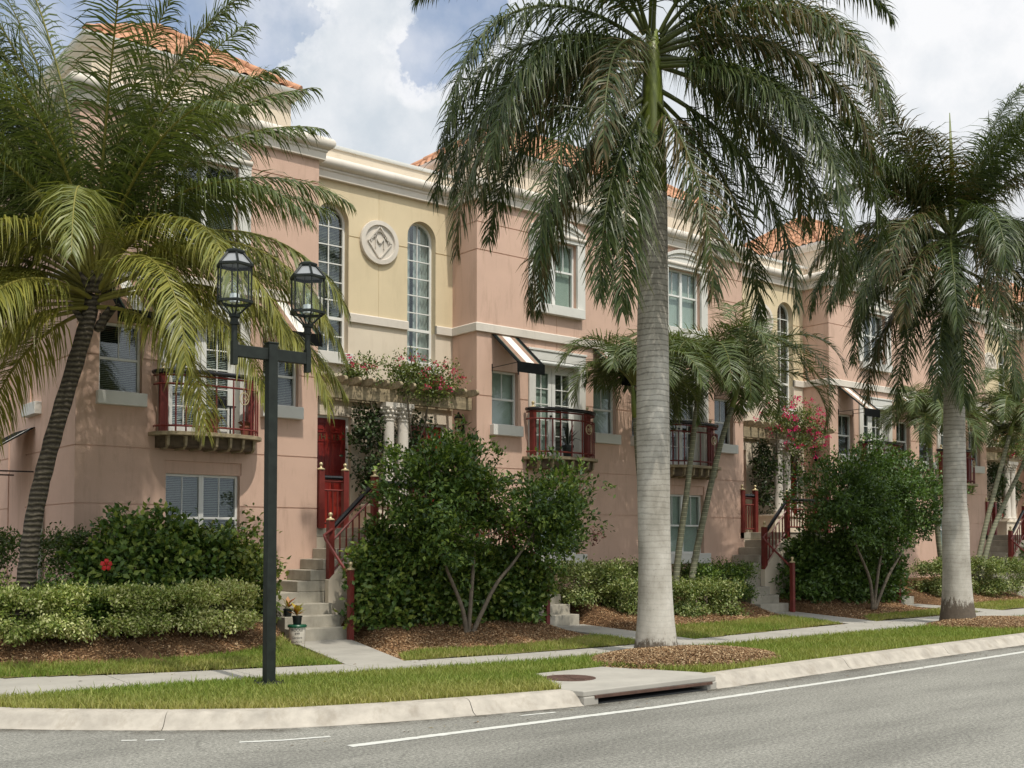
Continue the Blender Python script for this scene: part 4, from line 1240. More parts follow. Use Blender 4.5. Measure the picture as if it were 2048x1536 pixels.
def grass(name, pts, zf, hgt, seed, label, cols):
    r = np.random.default_rng(seed); n = len(pts)
    z = np.array([zf(x, y) for x, y in pts])
    a = r.uniform(0, 2*PI, n); h = hgt*r.uniform(.5, 1.25, n)*np.where(r.random(n) < .04, 1.6, 1); w = r.uniform(.004, .008, n)
    lean = r.normal(0, .38, (n, 2))
    b = np.stack([pts[:, 0], pts[:, 1], z-.006], 1)
    s = np.stack([np.cos(a), np.sin(a), np.zeros(n)], 1)*w[:, None]
    m = b+np.stack([lean[:, 0]*h*.4, lean[:, 1]*h*.4, h*.6], 1); tip = b+np.stack([lean[:, 0]*h*1.1, lean[:, 1]*h*1.1, h], 1)
    V = np.stack([b-s, b+s, m+s*.7, m-s*.7, tip], 1).reshape(-1, 3)
    i = np.arange(n)[:, None]*5
    F = np.concatenate([i+np.array([0, 1, 2]), i+np.array([0, 2, 3]), i+np.array([3, 2, 4])], 0)
    dry = np.array([.5+.5*math.sin(x*1.3+1.7*math.sin(y*1.1))*math.sin(y*2.1+.6*x) for x, y in pts])
    dry = np.clip(dry*.9+r.normal(0, .25, n), 0, 1)[:, None]
    if callable(cols): g, d = cols(pts, r, n, dry)
    else: g, d = palette(r, n, cols[0]), palette(r, n, cols[1]); 
    col = g*(1-dry*.6)+d*dry*.6
    o = np_mesh(name, V, F, M['blade'], None, np.repeat(col, 5, 0)); tag(o, label, 'grass', kind='stuff')

G_GREEN = [(.095, .165, .022), (.165, .245, .036), (.25, .315, .066)]
G_DRY = [(.30, .27, .08), (.45, .37, .14), (.56, .46, .23)]

def in_poly(P, poly):
    x, y = P[:, 0], P[:, 1]; c = np.zeros(len(P), bool); j = len(poly)-1
    for i in range(len(poly)):
        xi, yi = poly[i]; xj, yj = poly[j]
        m = ((yi > y) != (yj > y)) & (x < (xj-xi)*(y-yi)/((yj-yi) or 1e-9)+xi)
        c ^= m; j = i
    return c

def scatter(poly, dens, seed):
    """random points in a polygon, thinner with distance from the street corner"""
    r = np.random.default_rng(seed); poly = list(poly)
    xs = [p[0] for p in poly]; ys = [p[1] for p in poly]
    A = (max(xs)-min(xs))*(max(ys)-min(ys)); n = int(A*dens)
    P = np.stack([r.uniform(min(xs), max(xs), n), r.uniform(min(ys), max(ys), n)], 1)
    P = P[in_poly(P, poly)]
    dist = np.hypot(P[:, 0], P[:, 1]); keep = r.random(len(P)) < np.clip((13/dist)**1.7, .03, 1)
    return P[keep]

def gutter_dirt():
    """grit and stains that gather along the foot of the kerb"""
    m, nt, b = new_mat('gutter_grit')
    nt.links.new(ramp(nt, noise(nt, pos(nt), 40, 6, .8), [(.3, (.03, .026, .02)), (.6, (.12, .10, .07)), (.75, (.22, .17, .10))]), b.inputs['Base Color']); b.inputs['Roughness'].default_value = .95
    t = N(nt, 'ShaderNodeBsdfTransparent'); mx = N(nt, 'ShaderNodeMixShader')
    at = N(nt, 'ShaderNodeVertexColor'); at.layer_name = 'Col'
    ml = N(nt, 'ShaderNodeMath', operation='MULTIPLY'); nt.links.new(at.outputs['Color'], ml.inputs[0])
    nt.links.new(ramp(nt, noise(nt, pos(nt), 3.5, 9, .72), [(.40, 0.0), (.62, 1.2)]), ml.inputs[1]); ml.use_clamp = True
    nt.links.new(ml.outputs[0], mx.inputs[0]); nt.links.new(t.outputs[0], mx.inputs[1]); nt.links.new(b.outputs[0], mx.inputs[2])
    nt.links.new(mx.outputs[0], nt.nodes['Material Output'].inputs['Surface'])
    P = [p for p in KERB if p[1] < 20 and p[0] < 62]; V, F, Cc = [], [], []
    rows = [offset_path(P, d) for d in (.03, -.06, -.30)]
    for i in range(len(P)):
        for r_, a in zip(rows, (.8, .55, 0.0)): V.append((r_[i][0], r_[i][1], -.1475)); Cc.append((a, a, a))
    for i in range(len(P)-1):
        for j in range(2): F.append((3*i+j, 3*i+3+j, 3*i+4+j, 3*i+1+j))
    o = np_mesh('gutter_grit', V, F, m, None, np.array(Cc)); o['kind'] = 'structure'
# ------------------------------------------------------------------ assemble
build_ground(); gutter_dirt()

C1, C2, C3 = 12.10, 24.505, 36.91
h1 = house(C1, -1, 6.31, 'pink end townhouse behind the coconut palm, red door numbered TH - 13', .64, 'TH - 13', dict(g='blind', s='blind', u='blind'), end=True)
h2 = house(C1, +1, 6.20, 'pink townhouse with white striped awnings, right of the columns beside door TH - 13', .80, None, dict(g='shade', s='shade', u='shade', f='shade'), arch_shade='curtain')
h3 = house(C2, -1, 6.205, 'pink townhouse behind the nearer royal palm trunk and the slim palm clump', .70, None, dict(g='shade', s='blind', u='shade'))
h4 = house(C2, +1, 6.20, 'pink townhouse behind the big dark tree left of the farther royal palm', .80, None, dict(g='blind', s='blind', u='blind'))
h5 = house(C3, -1, 6.205, 'pink townhouse behind the farther royal palm trunk and the leaning slim palms', .70, None, dict(g='shade', s='blind', u='blind'))
h6 = house(C3, +1, 6.20, 'far pink townhouse at the right edge of the row, mostly past the frame', .80, None, dict(g='blind', s='blind', u='blind'), end=True)
for h, x in ((h1, C1), (h3, C2), (h5, C3)): medallion(h, x)

staircase(C1, -1, 'red railed concrete stairs with croton pots, leading to door TH - 13')
staircase(C1-.10, +1, 'mostly hidden concrete stairs, their lowest steps right of the big hibiscus bush')
staircase(C2-.15, -1, 'red railed concrete stairs beside the clipped hedges, past the nearer royal palm')
staircase(C2-.10, +1, 'concrete stairs hidden behind the large dark tree')
staircase(C3-.15, -1, 'farthest visible red railed stairs at the right edge, behind the leaning slim palms')
pergola(C1, 'weathered timber pergola over door TH - 13, on two white columns')
pergola(C2, 'weathered pergola carrying bright magenta bougainvillea, above the stairs past the nearer royal palm')
pergola(C3, 'farthest pergola at the right edge, behind the leaning slim palms')

# ---------------- street lamp
def street_lamp(x, y):
    t = thing('street_lamp', (x, y, 0), 'dark green twin lantern street lamp on a square post in the verge', 'street lamp')
    g = MB(); g.box(x-.058, x+.058, y-.058, y+.058, .02, 4.03); g.box(x-.066, x+.066, y-.066, y+.066, 4.03, 4.05); g.build('post', M['iron'], t, bevel=.006)
    g = MB(); g.box(x-.15, x+.15, y-.13, y+.13, -.02, .045)
    for a in (-1, 1):
        for b in (-1, 1): g.lathe((x+a*.125, y+b*.10, .045), [(.014, 0), (.014, .025), (.004, .03)], 6)
    g.build('base_plate', M['iron'], t, bevel=.004)
    g = MB(); g.box(x-.46, x+.46, y-.034, y+.034, 3.835, 3.975); g.build('cross_arm', M['iron'], t, bevel=.006)
    for s in (-1, 1):
        cx = x+s*.475
        g = MB(); g.box(cx-.030, cx+.030, y-.040, y+.040, 3.74, 4.02); g.lathe((cx, y, 0), [(.034, 4.0), (.034, 4.20), (.05, 4.205), (.052, 4.235), (.042, 4.24), (.044, 4.285), (.062, 4.29), (.066, 4.325), (.05, 4.33)], 16)
        g.build('lantern_stem', M['iron'], t, smooth='auto')
        ln = MB(); R, rot = .205, math.radians(14)
        V = lambda r, k, z: (cx+r*math.cos(rot+PI*k/3), y+r*math.sin(rot+PI*k/3), z)
        for k in range(6):
            ln.tube([V(R*.99, k, 4.47), V(R*.99, k, 4.89)], .011, 4)
            ln.tube([V(.055, k, 4.325), V(R*1.03, k, 4.465)], .011, 4)
            ln.tube([V(R*1.04, k, 4.905), V(.10, k, 5.04)], .014, 4)
        for r0, r1, za, zb in ((R*1.09, R*.90, 4.45, 4.48), (R*1.10, R*.88, 4.878, 4.905)):
            for k in range(6):
                a, b = V(r0, k, za), V(r0, k+1, za); c, d = V(r1, k+1, za), V(r1, k, za)
                up = lambda p: (p[0], p[1], zb)
                ln.add([a, b, c, d, up(a), up(b), up(c), up(d)], [(0,1,2,3), (4,5,6,7), (0,1,5,4), (2,3,7,6)])
        ln.lathe((cx, y, 0), [(.105, 5.025), (.118, 5.045), (.118, 5.065), (.07, 5.085), (.01, 5.09)], 6, rot=rot)
        o = ln.build('lantern', M['iron'], t)
        g = MB(); r = R*.97
        for k in range(6): g.quad(V(r, k, 4.48), V(r, k+1, 4.48), V(r, k+1, 4.88), V(r, k, 4.88))
        g.build('lantern_glass', M['lampglass'], o)
        g = MB()
        for k in range(6): g.quad(V(R*1.0, k, 4.90), V(R*1.0, k+1, 4.90), V(.093, k+1, 5.03), V(.093, k, 5.03))
        g.build('roof_pane', M['frost'], o)
        g = MB()
        for k in range(6): g.quad(V(.054, k, 4.33), V(.054, k+1, 4.33), V(R*1.0, k+1, 4.46), V(R*1.0, k, 4.46))
        g.build('lower_pane', M['lampglass'], o)
        g = MB(); g.lathe((cx, y, 0), [(.05, 4.46), (.058, 4.465), (.058, 4.56), (.05, 4.565)], 14); g.build('lamp_holder', M['bulb'], o, smooth='auto')
        g = MB(); g.lathe((cx, y, 0), [(.018, 4.566), (.026, 4.60), (.040, 4.66), (.030, 4.72), (.008, 4.755)], 12); g.build('bulb', M['lampglass'], o, smooth=True)
        g = MB(); q = [(cx+.012*math.sin(a*3), y+.012*math.cos(a*3), 4.58+.02*a) for a in np.linspace(0, 6, 14)]; g.tube(q, .004, 4); g.build('filament', M['bulb'], o)
    return t
street_lamp(6.01, 11.93)

# ---------------- storm drain
t = thing('storm_drain', (9.6, 9.8, 0), 'concrete kerb inlet with a long rusty lipped opening onto the street', 'storm drain')
g = MB()
SL = [(8.50, 9.20), (10.78, 9.23), (10.95, 9.62), (10.4, 10.9), (9.10, 10.86), (8.44, 9.5)]
g.prism(SL, lambda a, b, d: (a, b, d), -.055, .012)
g.box(8.50, 8.72, 9.19, 9.5, -.16, -.056); g.box(10.60, 10.78, 9.215, 9.5, -.16, -.056)
g.build('slab', M['concrete'], t, bevel=.012)
g = MB(); g.box(8.72, 10.60, 9.50, 9.9, -.16, -.056); g.quad((8.72, 9.2, -.144), (10.6, 9.2, -.144), (10.6, 9.5, -.144), (8.72, 9.5, -.144)); g.build('dark_opening', M['dark'], t)
g = MB(); g.box(8.66, 10.66, 9.178, 9.20, -.082, -.046); g.build('steel_lip', M['rust'], t, bevel=.004)
g = MB(); g.lathe((9.20, 10.22, 0), [(.33, .010), (.33, .017), (.31, .019), (.295, .016), (.05, .017)], 36)
for k in range(8):
    a = PI*k/8; g.tube([(9.20-.28*math.cos(a), 10.22-.28*math.sin(a), .017), (9.20+.28*math.cos(a), 10.22+.28*math.sin(a), .017)], .005, 4)
o = g.build('manhole_cover', M['rust']); tag(o, 'round rusty manhole cover set in the concrete inlet slab', 'manhole cover')

# ---------------- mulch mounds at the palms' feet
KIN = [p for p in offset_path(KERB, .31) if p[0] > 4 and p[1] < 14]
def mound(x, y, rx, ry, hgt):
    return lambda a, b: hgt*max(0.0, 1-((a-x)/rx)**2-((b-y)/ry)**2)**.6
m2 = mound(12.1, 10.92, 1.62, 1.14, .14); m3 = mound(22.3, 11.55, 1.9, 1.2, .13)
for nm, f, (x, y, rx, ry) in (('mulch_mound', m2, (12.1, 10.92, 1.62, 1.14)), ('mulch_mound', m3, (22.3, 11.55, 1.9, 1.2))):
    g = MB(); n, k = 48, 10
    vs = [(x, y, f(x, y)-.008)]; fs = []
    for i in range(1, k+1):
        for j in range(n):
            a = 2*PI*j/n; w = 1+.07*math.sin(3*a+1)+.05*math.sin(7*a)
            px, py = x+rx*w*i/k*math.cos(a), y+ry*w*i/k*math.sin(a)

            vs.append((px, py, f(px, py)-.008+.012*math.sin(px*17)*math.sin(py*19)))
    for j in range(n): fs.append((0, 1+j, 1+(j+1) % n))
    for i in range(k-1):
        for j in range(n): fs.append((1+i*n+j, 1+(i+1)*n+j, 1+(i+1)*n+(j+1) % n, 1+i*n+(j+1) % n))
    g.add(vs, fs); o = g.build(nm, M['mulchsoil'], smooth=True, recalc=False); o['kind'] = 'structure'
def in_ell(P, x, y, rx, ry): return ((P[:, 0]-x)/rx)**2+((P[:, 1]-y)/ry)**2 < 1+.10*np.sin(P[:, 0]*9)*np.sin(P[:, 1]*8)

# ---------------- grass
kin = offset_path(KERB, .30)
VERGE = [p for p in kin if p[1] < 17 and p[0] < 75]+[(75, 14.0)]+[q for q in SWF[::-1] if q[0] < 75]+[(2.75, 13.3), (2.45, 14.4), (2.2, 16.5)]
P = scatter(VERGE, 3600, 21)
mk = ~(in_ell(P, 12.1, 10.92, 1.50, 1.06) | in_ell(P, 22.3, 11.55, 1.75, 1.08)) & ~in_poly(P, [(a+(.05 if a > 9 else .0), b) for a, b in SL])
P = P[mk & (np.maximum(np.abs(P[:, 0]-6.01), np.abs(P[:, 1]-11.93)) > .17)]
# the turf is bleached where it meets the kerb
def kdist(P):
    kp = np.array([(p[0], p[1]) for p in KERB]); d = np.full(len(P), 99.0)
    for a, b in zip(kp[:-1], kp[1:]):
        ab = b-a; tt = np.clip(((P-a)@ab)/(ab@ab), 0, 1); d = np.minimum(d, np.hypot(*(P-(a+tt[:, None]*ab)).T))
    return d
def verge_cols(P, r, n, dry):
    k = np.clip(1.25-kdist(P)/1.0, 0, 1)*np.clip((9.5-P[:, 0])/5+.55, .25, 1); dry[:, 0] = np.clip(dry[:, 0]*.55+k*.8, 0, 1)
    return palette(r, n, G_GREEN), palette(r, n, G_DRY)
grass('verge_grass', P, lambda x, y: 0.0, .075, 5, 'short sunlit turf of the verge between kerb and pavement', verge_cols)
YG = [[(3.3, 14.95), (3.75, 14.66), (5.5, 14.06), (7.9, 13.47), (8.35, 15.0), (8.70, 16.2), (7.6, 15.45), (6.5, 15.15), (5.2, 15.3), (4, 15.5), (3.3, 15.6)],
      [(8.82, 13.28), (10.5, 13.1), (12.57, 13.03), (13.72, 13.07), (14.05, 14.6), (13.3, 14.3), (12.4, 13.95), (11.5, 13.75), (10.4, 13.75), (9.3, 14.2)],
      [(14.8, 13.12), (19.2, 13.6), (20.0, 13.7), (20.9, 15.6), (19.5, 15.3), (17.5, 15.0), (16.2, 15.0), (15.1, 15.0)],
      [(21.25, 13.75), (26.1, 13.95), (26.5, 15.0), (24, 14.6), (22, 14.5)],
      [(27.3, 14.05), (32.4, 14.3), (33.2, 15.8), (30, 15.7), (27.6, 15.4)], [(33.8, 14.4), (38.5, 14.6), (38.9, 15.5), (34, 15.2)], [(39.8, 14.8), (60, 15.9), (60, 17), (40, 16.4)]]
P = np.concatenate([scatter(p, 3200, 31+i) for i, p in enumerate(YG)])
grass('yard_grass', P, ground_z, .075, 6, 'green turf strips between pavement and planting beds', (G_GREEN, G_DRY))
g = MB()
for p in YG: 
    n = 1
for i, p in enumerate(YG):
    g = MB(); cx, cy = np.mean([a for a, _ in p]), np.mean([b for _, b in p])
    vs, fs = [], []
    # a draped turf base on a fine grid
    x0, x1, y0, y1 = min(a for a, _ in p), max(a for a, _ in p), min(b for _, b in p), max(b for _, b in p); st = .16
    for a in np.arange(x0, x1, st):
        for b in np.arange(y0, y1, st):
            if in_poly(np.array([[a+st/2, b+st/2]]), p)[0]:
                k = len(vs); q = [(a, b), (a+st, b), (a+st, b+st), (a, b+st)]
                vs += [(u, v, ground_z(u, v)+.012) for u, v in q]; fs.append((k, k+1, k+2, k+3))
    g.add(vs, fs); o = g.build('turf', M['turfsoil'], recalc=False); o['kind'] = 'structure'

# ---------------- mulch chips
bed = [(3.0, 15.2), (3.75, 14.7), (8.0, 13.45), (13.0, 13.05), (20, 13.7), (28, 14.1), (36, 14.6), (36, 18.3), (6, 18.3), (3.0, 18.3)]
P = scatter(bed, 4200, 41)
for p in YG: P = P[~in_poly(P, p) | (rng.random(len(P)) < .05)]
for (a, b, c, d) in ((7.92, 8.78, 8.83, 9.90), (13.75, 14.75, 14.31, 15.38), (20.1, 21.2, 21.23, 22.31), (26.2, 27.2, 26.71, 27.79), (32.5, 33.6, 33.63, 34.71)):
    f = np.clip((P[:, 1]-13.3)/3.3, 0, 1); P = P[~((P[:, 0] > a+(c-a)*f-.03) & (P[:, 0] < b+(d-b)*f+.03) & (P[:, 1] < 18.4))]
mulch_chips('mulch', P, ground_z, 7, 'brown shredded bark mulch over the planting beds', None, .62)
for f, e in ((m2, (12.1, 10.92, 1.68, 1.18)), (m3, (22.3, 11.55, 1.95, 1.25))):
    n = 42000; Q = np.stack([rng.uniform(e[0]-e[2], e[0]+e[2], n), rng.uniform(e[1]-e[3], e[1]+e[3], n)], 1); Q = Q[in_ell(Q, *e)]
    Q = Q[~in_poly(Q, [(8.5, 9), (10.78, 9.2), (10.9, 9.55), (10.35, 10.2), (9, 10.86)])]
    Q = Q[kdist(Q) > .3]
    Q = Q[Q[:, 1] < np.array([lerp_poly(SWF, x) for x in Q[:, 0]])+.05]
    mulch_chips('mulch', Q, lambda a, b: f(a, b)+.002, 8, 'straw coloured bark mulch heaped at the foot of a royal palm', [(.10, .052, .027), (.23, .135, .07), (.38, .25, .135), (.54, .42, .27)], .55)

# ---------------- fallen leaves on paving, turf and gutter
def litter(n, seed):
    r = np.random.default_rng(seed); V, F, Cc = [], [], []
    for _ in range(n):
        x = r.uniform(3.5, 26); k = r.random()
        if k < .45: y = r.uniform(lerp_poly(SWF, x), lerp_poly(SWB, x)); z = .008
        elif k < .75: y = lerp_poly(SWF, x)-r.uniform(0, 1.8); z = .03
        else: y = 9.2+max(0, (x-10)*.03)-r.uniform(.05, .5) if x > 7 else 9.0; z = -.143
        a = r.uniform(0, 2*PI); l = r.uniform(.02, .07); w = l*r.uniform(.2, .45); c, s_ = math.cos(a), math.sin(a); i = len(V)
        V += [(x, y, z), (x+c*l*.5-s_*w*.5, y+s_*l*.5+c*w*.5, z+.006), (x+c*l, y+s_*l, z+.002), (x+c*l*.5+s_*w*.5, y+s_*l*.5-c*w*.5, z+.006)]
        F.append((i, i+1, i+2, i+3)); Cc += [[(.12, .07, .03), (.22, .13, .05), (.08, .05, .03), (.25, .20, .07)][r.integers(4)]]*4
    o = np_mesh('leaf_litter', V, F, M['chip'], None, np.array(Cc)); tag(o, 'scattered brown fallen leaves on the pavement, turf and gutter', 'leaf litter', kind='stuff')
litter(260, 77)

# ---------------- palms
royal_palm(12.30, 11.72, 'tall royal palm with pale smooth trunk, nearer of the two beside the storm drain', 7.05, .285, .225, [
    (182, 22, -88, 4.25, .1), (166, 2, -86, 4.3, -.1), (205, -2, -84, 4.0, -.2), (112, 0, -88, 4.1, -.15), (140, 8, -87, 4.3, -.1),
    (2, 32, -80, 4.4, .2), (18, 12, -87, 4.3, 0), (-12, 48, -62, 4.3, .2), (28, -4, -88, 4.1, -.2), (-25, 4, -86, 4.3, 0),
    (176, 58, -48, 4.2, .3), (150, 62, -30, 4.0, .3), (30, 60, -45, 4.2, .3), (-60, 40, -70, 4.2, .1), (-95, 20, -85, 4.0, -.1),
    (-150, 12, -85, 4.0, 0), (90, 62, -40, 4.0, .3), (8, 55, -55, 4.2, .25), (120, 50, -60, 4.0, .2),
    (155, -8, -90, 4.9, -.2), (10, -2, -88, 4.9, -.1), (40, -10, -90, 4.9, -.25), (-8, 24, -84, 4.6, .1), (192, 14, -86, 4.5, 0),
    (166, -38, -90, 4.0, -.7), (128, -45, -90, 3.7, -.8), (62, -48, -90, 3.6, -.8), (18, -34, -90, 4.2, -.6), (-20, -35, -90, 3.9, -.7), (205, -36, -90, 3.9, -.6), (132, -22, -90, 4.5, -.3), (118, -50, -90, 3.6, -1.0), (38, 18, -88, 4.8, .1), (148, 22, -88, 4.7, .1), (-5, -15, -90, 4.9, -.2)], 3, crown=2.55)
royal_palm(21.93, 12.20, 'farther royal palm with swollen dark foot and an upright spear leaf', 5.45, .315, .21, [
    (92, 2, -88, 3.4, -.1), (182, 14, -82, 3.3, 0), (166, -4, -86, 3.2, -.1), (200, 36, -66, 3.3, .1), (156, 58, -20, 3.1, .2), (180, 64, 0, 3.2, .3),
    (8, 52, 5, 3.4, .2), (-18, 30, -50, 3.3, .1), (20, 4, -84, 3.3, 0), (-5, -8, -87, 3.2, -.1), (48, 0, -88, 3.2, -.1), (135, -2, -88, 3.3, -.1),
    (-90, 10, -80, 3.3, 0), (-130, 30, -70, 3.3, .1), (-45, 62, 10, 3.3, .2), (70, 66, 0, 3.0, .3), (120, 64, -10, 2.9, .3),
    (172, -14, -89, 3.6, -.2), (150, 6, -86, 3.6, 0), (14, 16, -82, 3.6, .1), (188, 64, 0, 3.3, .25), (165, 50, -40, 3.5, .15), (5, 72, 40, 3.4, .3), (16, 68, 28, 3.9, .25), (28, 60, 8, 3.9, .2), (166, 72, 32, 3.5, .3), (-12, 76, 48, 3.6, .3), (186, 76, 20, 3.4, .3),
    (114, -2, -89, 3.6, -.1), (120, -34, -90, 3.3, -.8), (104, -46, -90, 3.1, -.9), (178, -30, -90, 3.5, -.6), (150, -38, -90, 3.4, -.7), (70, -36, -90, 3.3, -.7), (25, -30, -90, 3.4, -.6), (190, 20, -84, 3.7, .1), (0, 30, -80, 3.6, .1), (135, 22, -86, 3.6, .1), (90, 24, -86, 3.5, .1)], 4, crown=3.1, scale=.95)

# coconut palm
t = thing('coconut_palm', (4.45, 16.45, .2), 'leaning coconut palm with yellow green fronds at the left edge', 'palm tree')
p, q = smooth_path([(4.42, 16.50, -.1), (4.44, 16.47, .35), (4.515, 16.41, 1.08), (4.60, 16.34, 2.07), (4.78, 16.19, 3.12), (5.095, 15.94, 4.55), (5.22, 15.85, 5.2)], [.20, .165, .130, .118, .114, .110, .10], 8)
q = [r*(1+.05*math.sin(i*2.2)) for i, r in enumerate(q)]
trunk_mesh('trunk', M['coco'], t, p, q, 20)
cb = (5.23, 15.84, 5.2)
g = MB(); r_ = np.random.default_rng(5)
for k in range(12):
    a = 2*PI*k/12+r_.normal(0, .2); z = r_.uniform(-.5, .1); l = r_.uniform(.25, .45)
    g.tube([(cb[0]+.12*math.cos(a), cb[1]+.12*math.sin(a), cb[2]+z), (cb[0]+.24*math.cos(a), cb[1]+.24*math.sin(a), cb[2]+z+l*.5), (cb[0]+.34*math.cos(a), cb[1]+.34*math.sin(a), cb[2]+z+l*.8)], [.055, .045, .02], 6)
g.build('leaf_base', M['coco'], t)
for k, (a, th0, th1, L) in enumerate([(12, 87, 58, 4.1), (172, 80, 42, 3.9), (-60, 76, 30, 3.8), (8, 66, -12, 4.1), (5, 75, 18, 4.1), (-2, 46, -68, 4.2), (38, 42, -80, 3.7),
        (-14, 16, -62, 4.0), (22, 10, -76, 3.5), (182, 20, -80, 2.9), (112, 48, -84, 2.7), (176, 64, 18, 3.9), (192, 50, -25, 3.7), (160, 38, -66, 3.5), (205, 18, -72, 3.5),
        (-90, 40, -50, 3.7), (-120, 56, -30, 3.7), (-42, 45, -52, 3.9), (-22, 60, -22, 3.9), (140, 20, -84, 3.0), (20, 58, -50, 4.0), (-160, 30, -60, 3.6), (-8, 32, -70, 4.1),
        (100, 72, -20, 3.8), (150, 66, -10, 3.8), (178, 44, -78, 3.9), (200, 66, 10, 4.2), (168, 8, -86, 3.3), (50, 26, -86, 3.4), (25, 76, 10, 4.3), (-30, 80, 25, 4.3), (0, 82, 45, 4.5), (182, 78, 40, 4.6), (150, 74, 25, 4.4), (170, 70, 5, 4.4), (190, 80, 55, 4.6), (60, 80, 20, 4.2), (146, 52, -60, 3.5), (8, 40, -74, 4.1), (178, 30, -88, 3.5), (166, 24, -86, 3.3), (24, 34, -86, 4.1), (4, 18, -80, 4.3), (185, 14, -86, 3.9), (174, 2, -84, 3.7), (188, 34, -76, 4.0), (130, 40, -84, 3.4), (195, 52, -50, 4.1), (172, 58, -30, 4.2), (40, 64, -30, 3.9), (-8, 62, -30, 4.2), (75, 45, -70, 3.7), (118, 60, -40, 3.5), (200, 74, 25, 4.5), (164, 80, 45, 4.7), (186, 68, -5, 4.3), (214, 62, 0, 4.3), (-152, 72, 20, 4.5), (178, 85, 62, 4.9), (150, 64, 5, 4.2), (172, 74, 25, 4.6), (2, 72, 5, 4.3), (-10, 84, 40, 4.7), (130, -8, -86, 2.4), (170, -10, -86, 2.9), (28, -6, -84, 3.1), (205, -10, -84, 2.9), (110, 14, -88, 2.9), (-140, 66, 10, 4.5), (-100, 72, 20, 4.5), (188, 58, -25, 4.5), (160, 62, -18, 4.3), (195, 70, 15, 4.7), (182, 62, 0, 4.7)]):
    az = az_cam(a)
    make_frond('frond', t, (cb[0]+.07*math.cos(az), cb[1]+.07*math.sin(az), cb[2]-.15+.006*th0), az, th0, th1, L*(1.0 if abs(a) < 32 else 1.14), .84, 'coconut', 700+k, pw=1.2, yaw=.18*math.sin(k*1.9), roll=.25*math.sin(k*2.7))

def slim_palm(path, seed, label, L=3.0, nf=20):
    t = thing('slim_palm', path[0], label, 'palm tree', 'slim palms in clumps before the houses')
    p, q = smooth_path(path, list(np.linspace(.085, .058, len(path))), 6); trunk_mesh('trunk', M['slim'], t, p, q, 12)
    e = Vector(path[-1]); d = (e-Vector(path[-2])).normalized()
    g = MB(); g.tube([e, e+d*.25, e+d*.75], [.066, .07, .03], 12); g.build('crownshaft', M['shaft'], t, smooth=True)
    r = np.random.default_rng(seed)
    for k in range(nf):
        a = 2*PI*k/nf+r.normal(0, .15); th0 = r.choice([78, 66, 52, 38])+r.normal(0, 5)
        if math.sin(a) > .75: th0 = max(th0, 72)
        LL = L*r.uniform(.85, 1.1)*(.62 if math.sin(a) > .6 else 1)
        make_frond('frond', t, tuple(e+d*.68), a, th0, th0-150+r.normal(0, 10), LL, .68, 'slim', seed*50+k, pw=1.25)
    return t
slim_palm([(17.55, 16.95, .55), (17.48, 16.95, 1.9), (17.25, 16.9, 3.4), (17.10, 16.85, 4.4)], 11, 'slim palm leaning left, half behind the nearer royal palm trunk', 2.5)
slim_palm([(18.42, 16.95, .55), (18.55, 16.95, 1.4), (18.80, 16.9, 2.9), (19.05, 16.8, 4.9)], 12, 'middle slim palm of the clump right of the nearer royal palm trunk', 2.9, 19)
slim_palm([(18.85, 16.9, .55), (19.2, 16.9, 1.8), (19.85, 16.85, 3.86), (20.25, 16.8, 4.85)], 13, 'thicker slim palm leaning right, before the third house ground floor window', 3.1, 21)
slim_palm([(31.35, 16.9, .6), (32.1, 16.9, 2.3), (33.4, 16.8, 5.0)], 14, 'tall slim palm leaning right, just right of the farther royal palm trunk', 2.9, 19)
slim_palm([(31.5, 16.8, .6), (32.3, 16.8, 2.1), (33.9, 16.6, 4.2)], 15, 'lowest leaning slim palm, before the farthest visible red railed stairs', 2.9, 19)
slim_palm([(29.7, 16.9, .6), (29.4, 16.9, 1.7), (29.0, 16.9, 4.4)], 16, 'slim palm leaning left behind the farther royal palm, beside the dark tree', 2.2)

# ---------------- shrubs and trees
G = GREENS
GH = 'shrubs planted along the houses'
shrub('hibiscus_bush', 'dark green hibiscus bush under the nearest window, with one red flower', 'bush', [((6.55, 17.1, 1.15), (1.05, .62, 1.0)), ((7.45, 17.2, 1.0), (.8, .55, .85))], 700, 26, .105, G['hibiscus'], 101, GH, (6.7, 17.2, .45), up=.55, aspect=.62)
shrub('hibiscus_bush', 'yellow green sunlit hibiscus bush behind the lamp post, left of the stairs', 'bush', [((7.85, 17.1, 1.15), (.60, .55, .85)), ((8.22, 17.05, .95), (.42, .45, .60))], 300, 26, .10, G['hibiscus_sun'][:3]+G['hibiscus'][2:3], 102, GH, (8.2, 17.0, .4), aspect=.6)
g = MB(); fx, fy, fz = 5.62, 16.38, 1.36
for k in range(5):
    a = 2*PI*k/5+.3; c, s = math.cos(a), math.sin(a); e = .085
    R_ = lambda r, w, o: (fx+r*c-w*s, fy-o, fz+r*s+w*c)
    g.add([R_(.01, 0, .02), R_(.05, .034, .035), R_(.088, .026, .02), R_(.088, -.026, .02), R_(.05, -.034, .035)], [(0, 1, 2, 3, 4)])
g.tube([(fx, fy-.02, fz), (fx+.01, fy-.10, fz+.015)], [.008, .012], 6)
M['hibred'] = simple('red_petal', (.50, .018, .02), .55, .15, 30)
o = g.build('hibiscus_flower', M['hibred'], recalc=False); tag(o, 'single red hibiscus flower on the dark bush by the coconut trunk', 'flower')
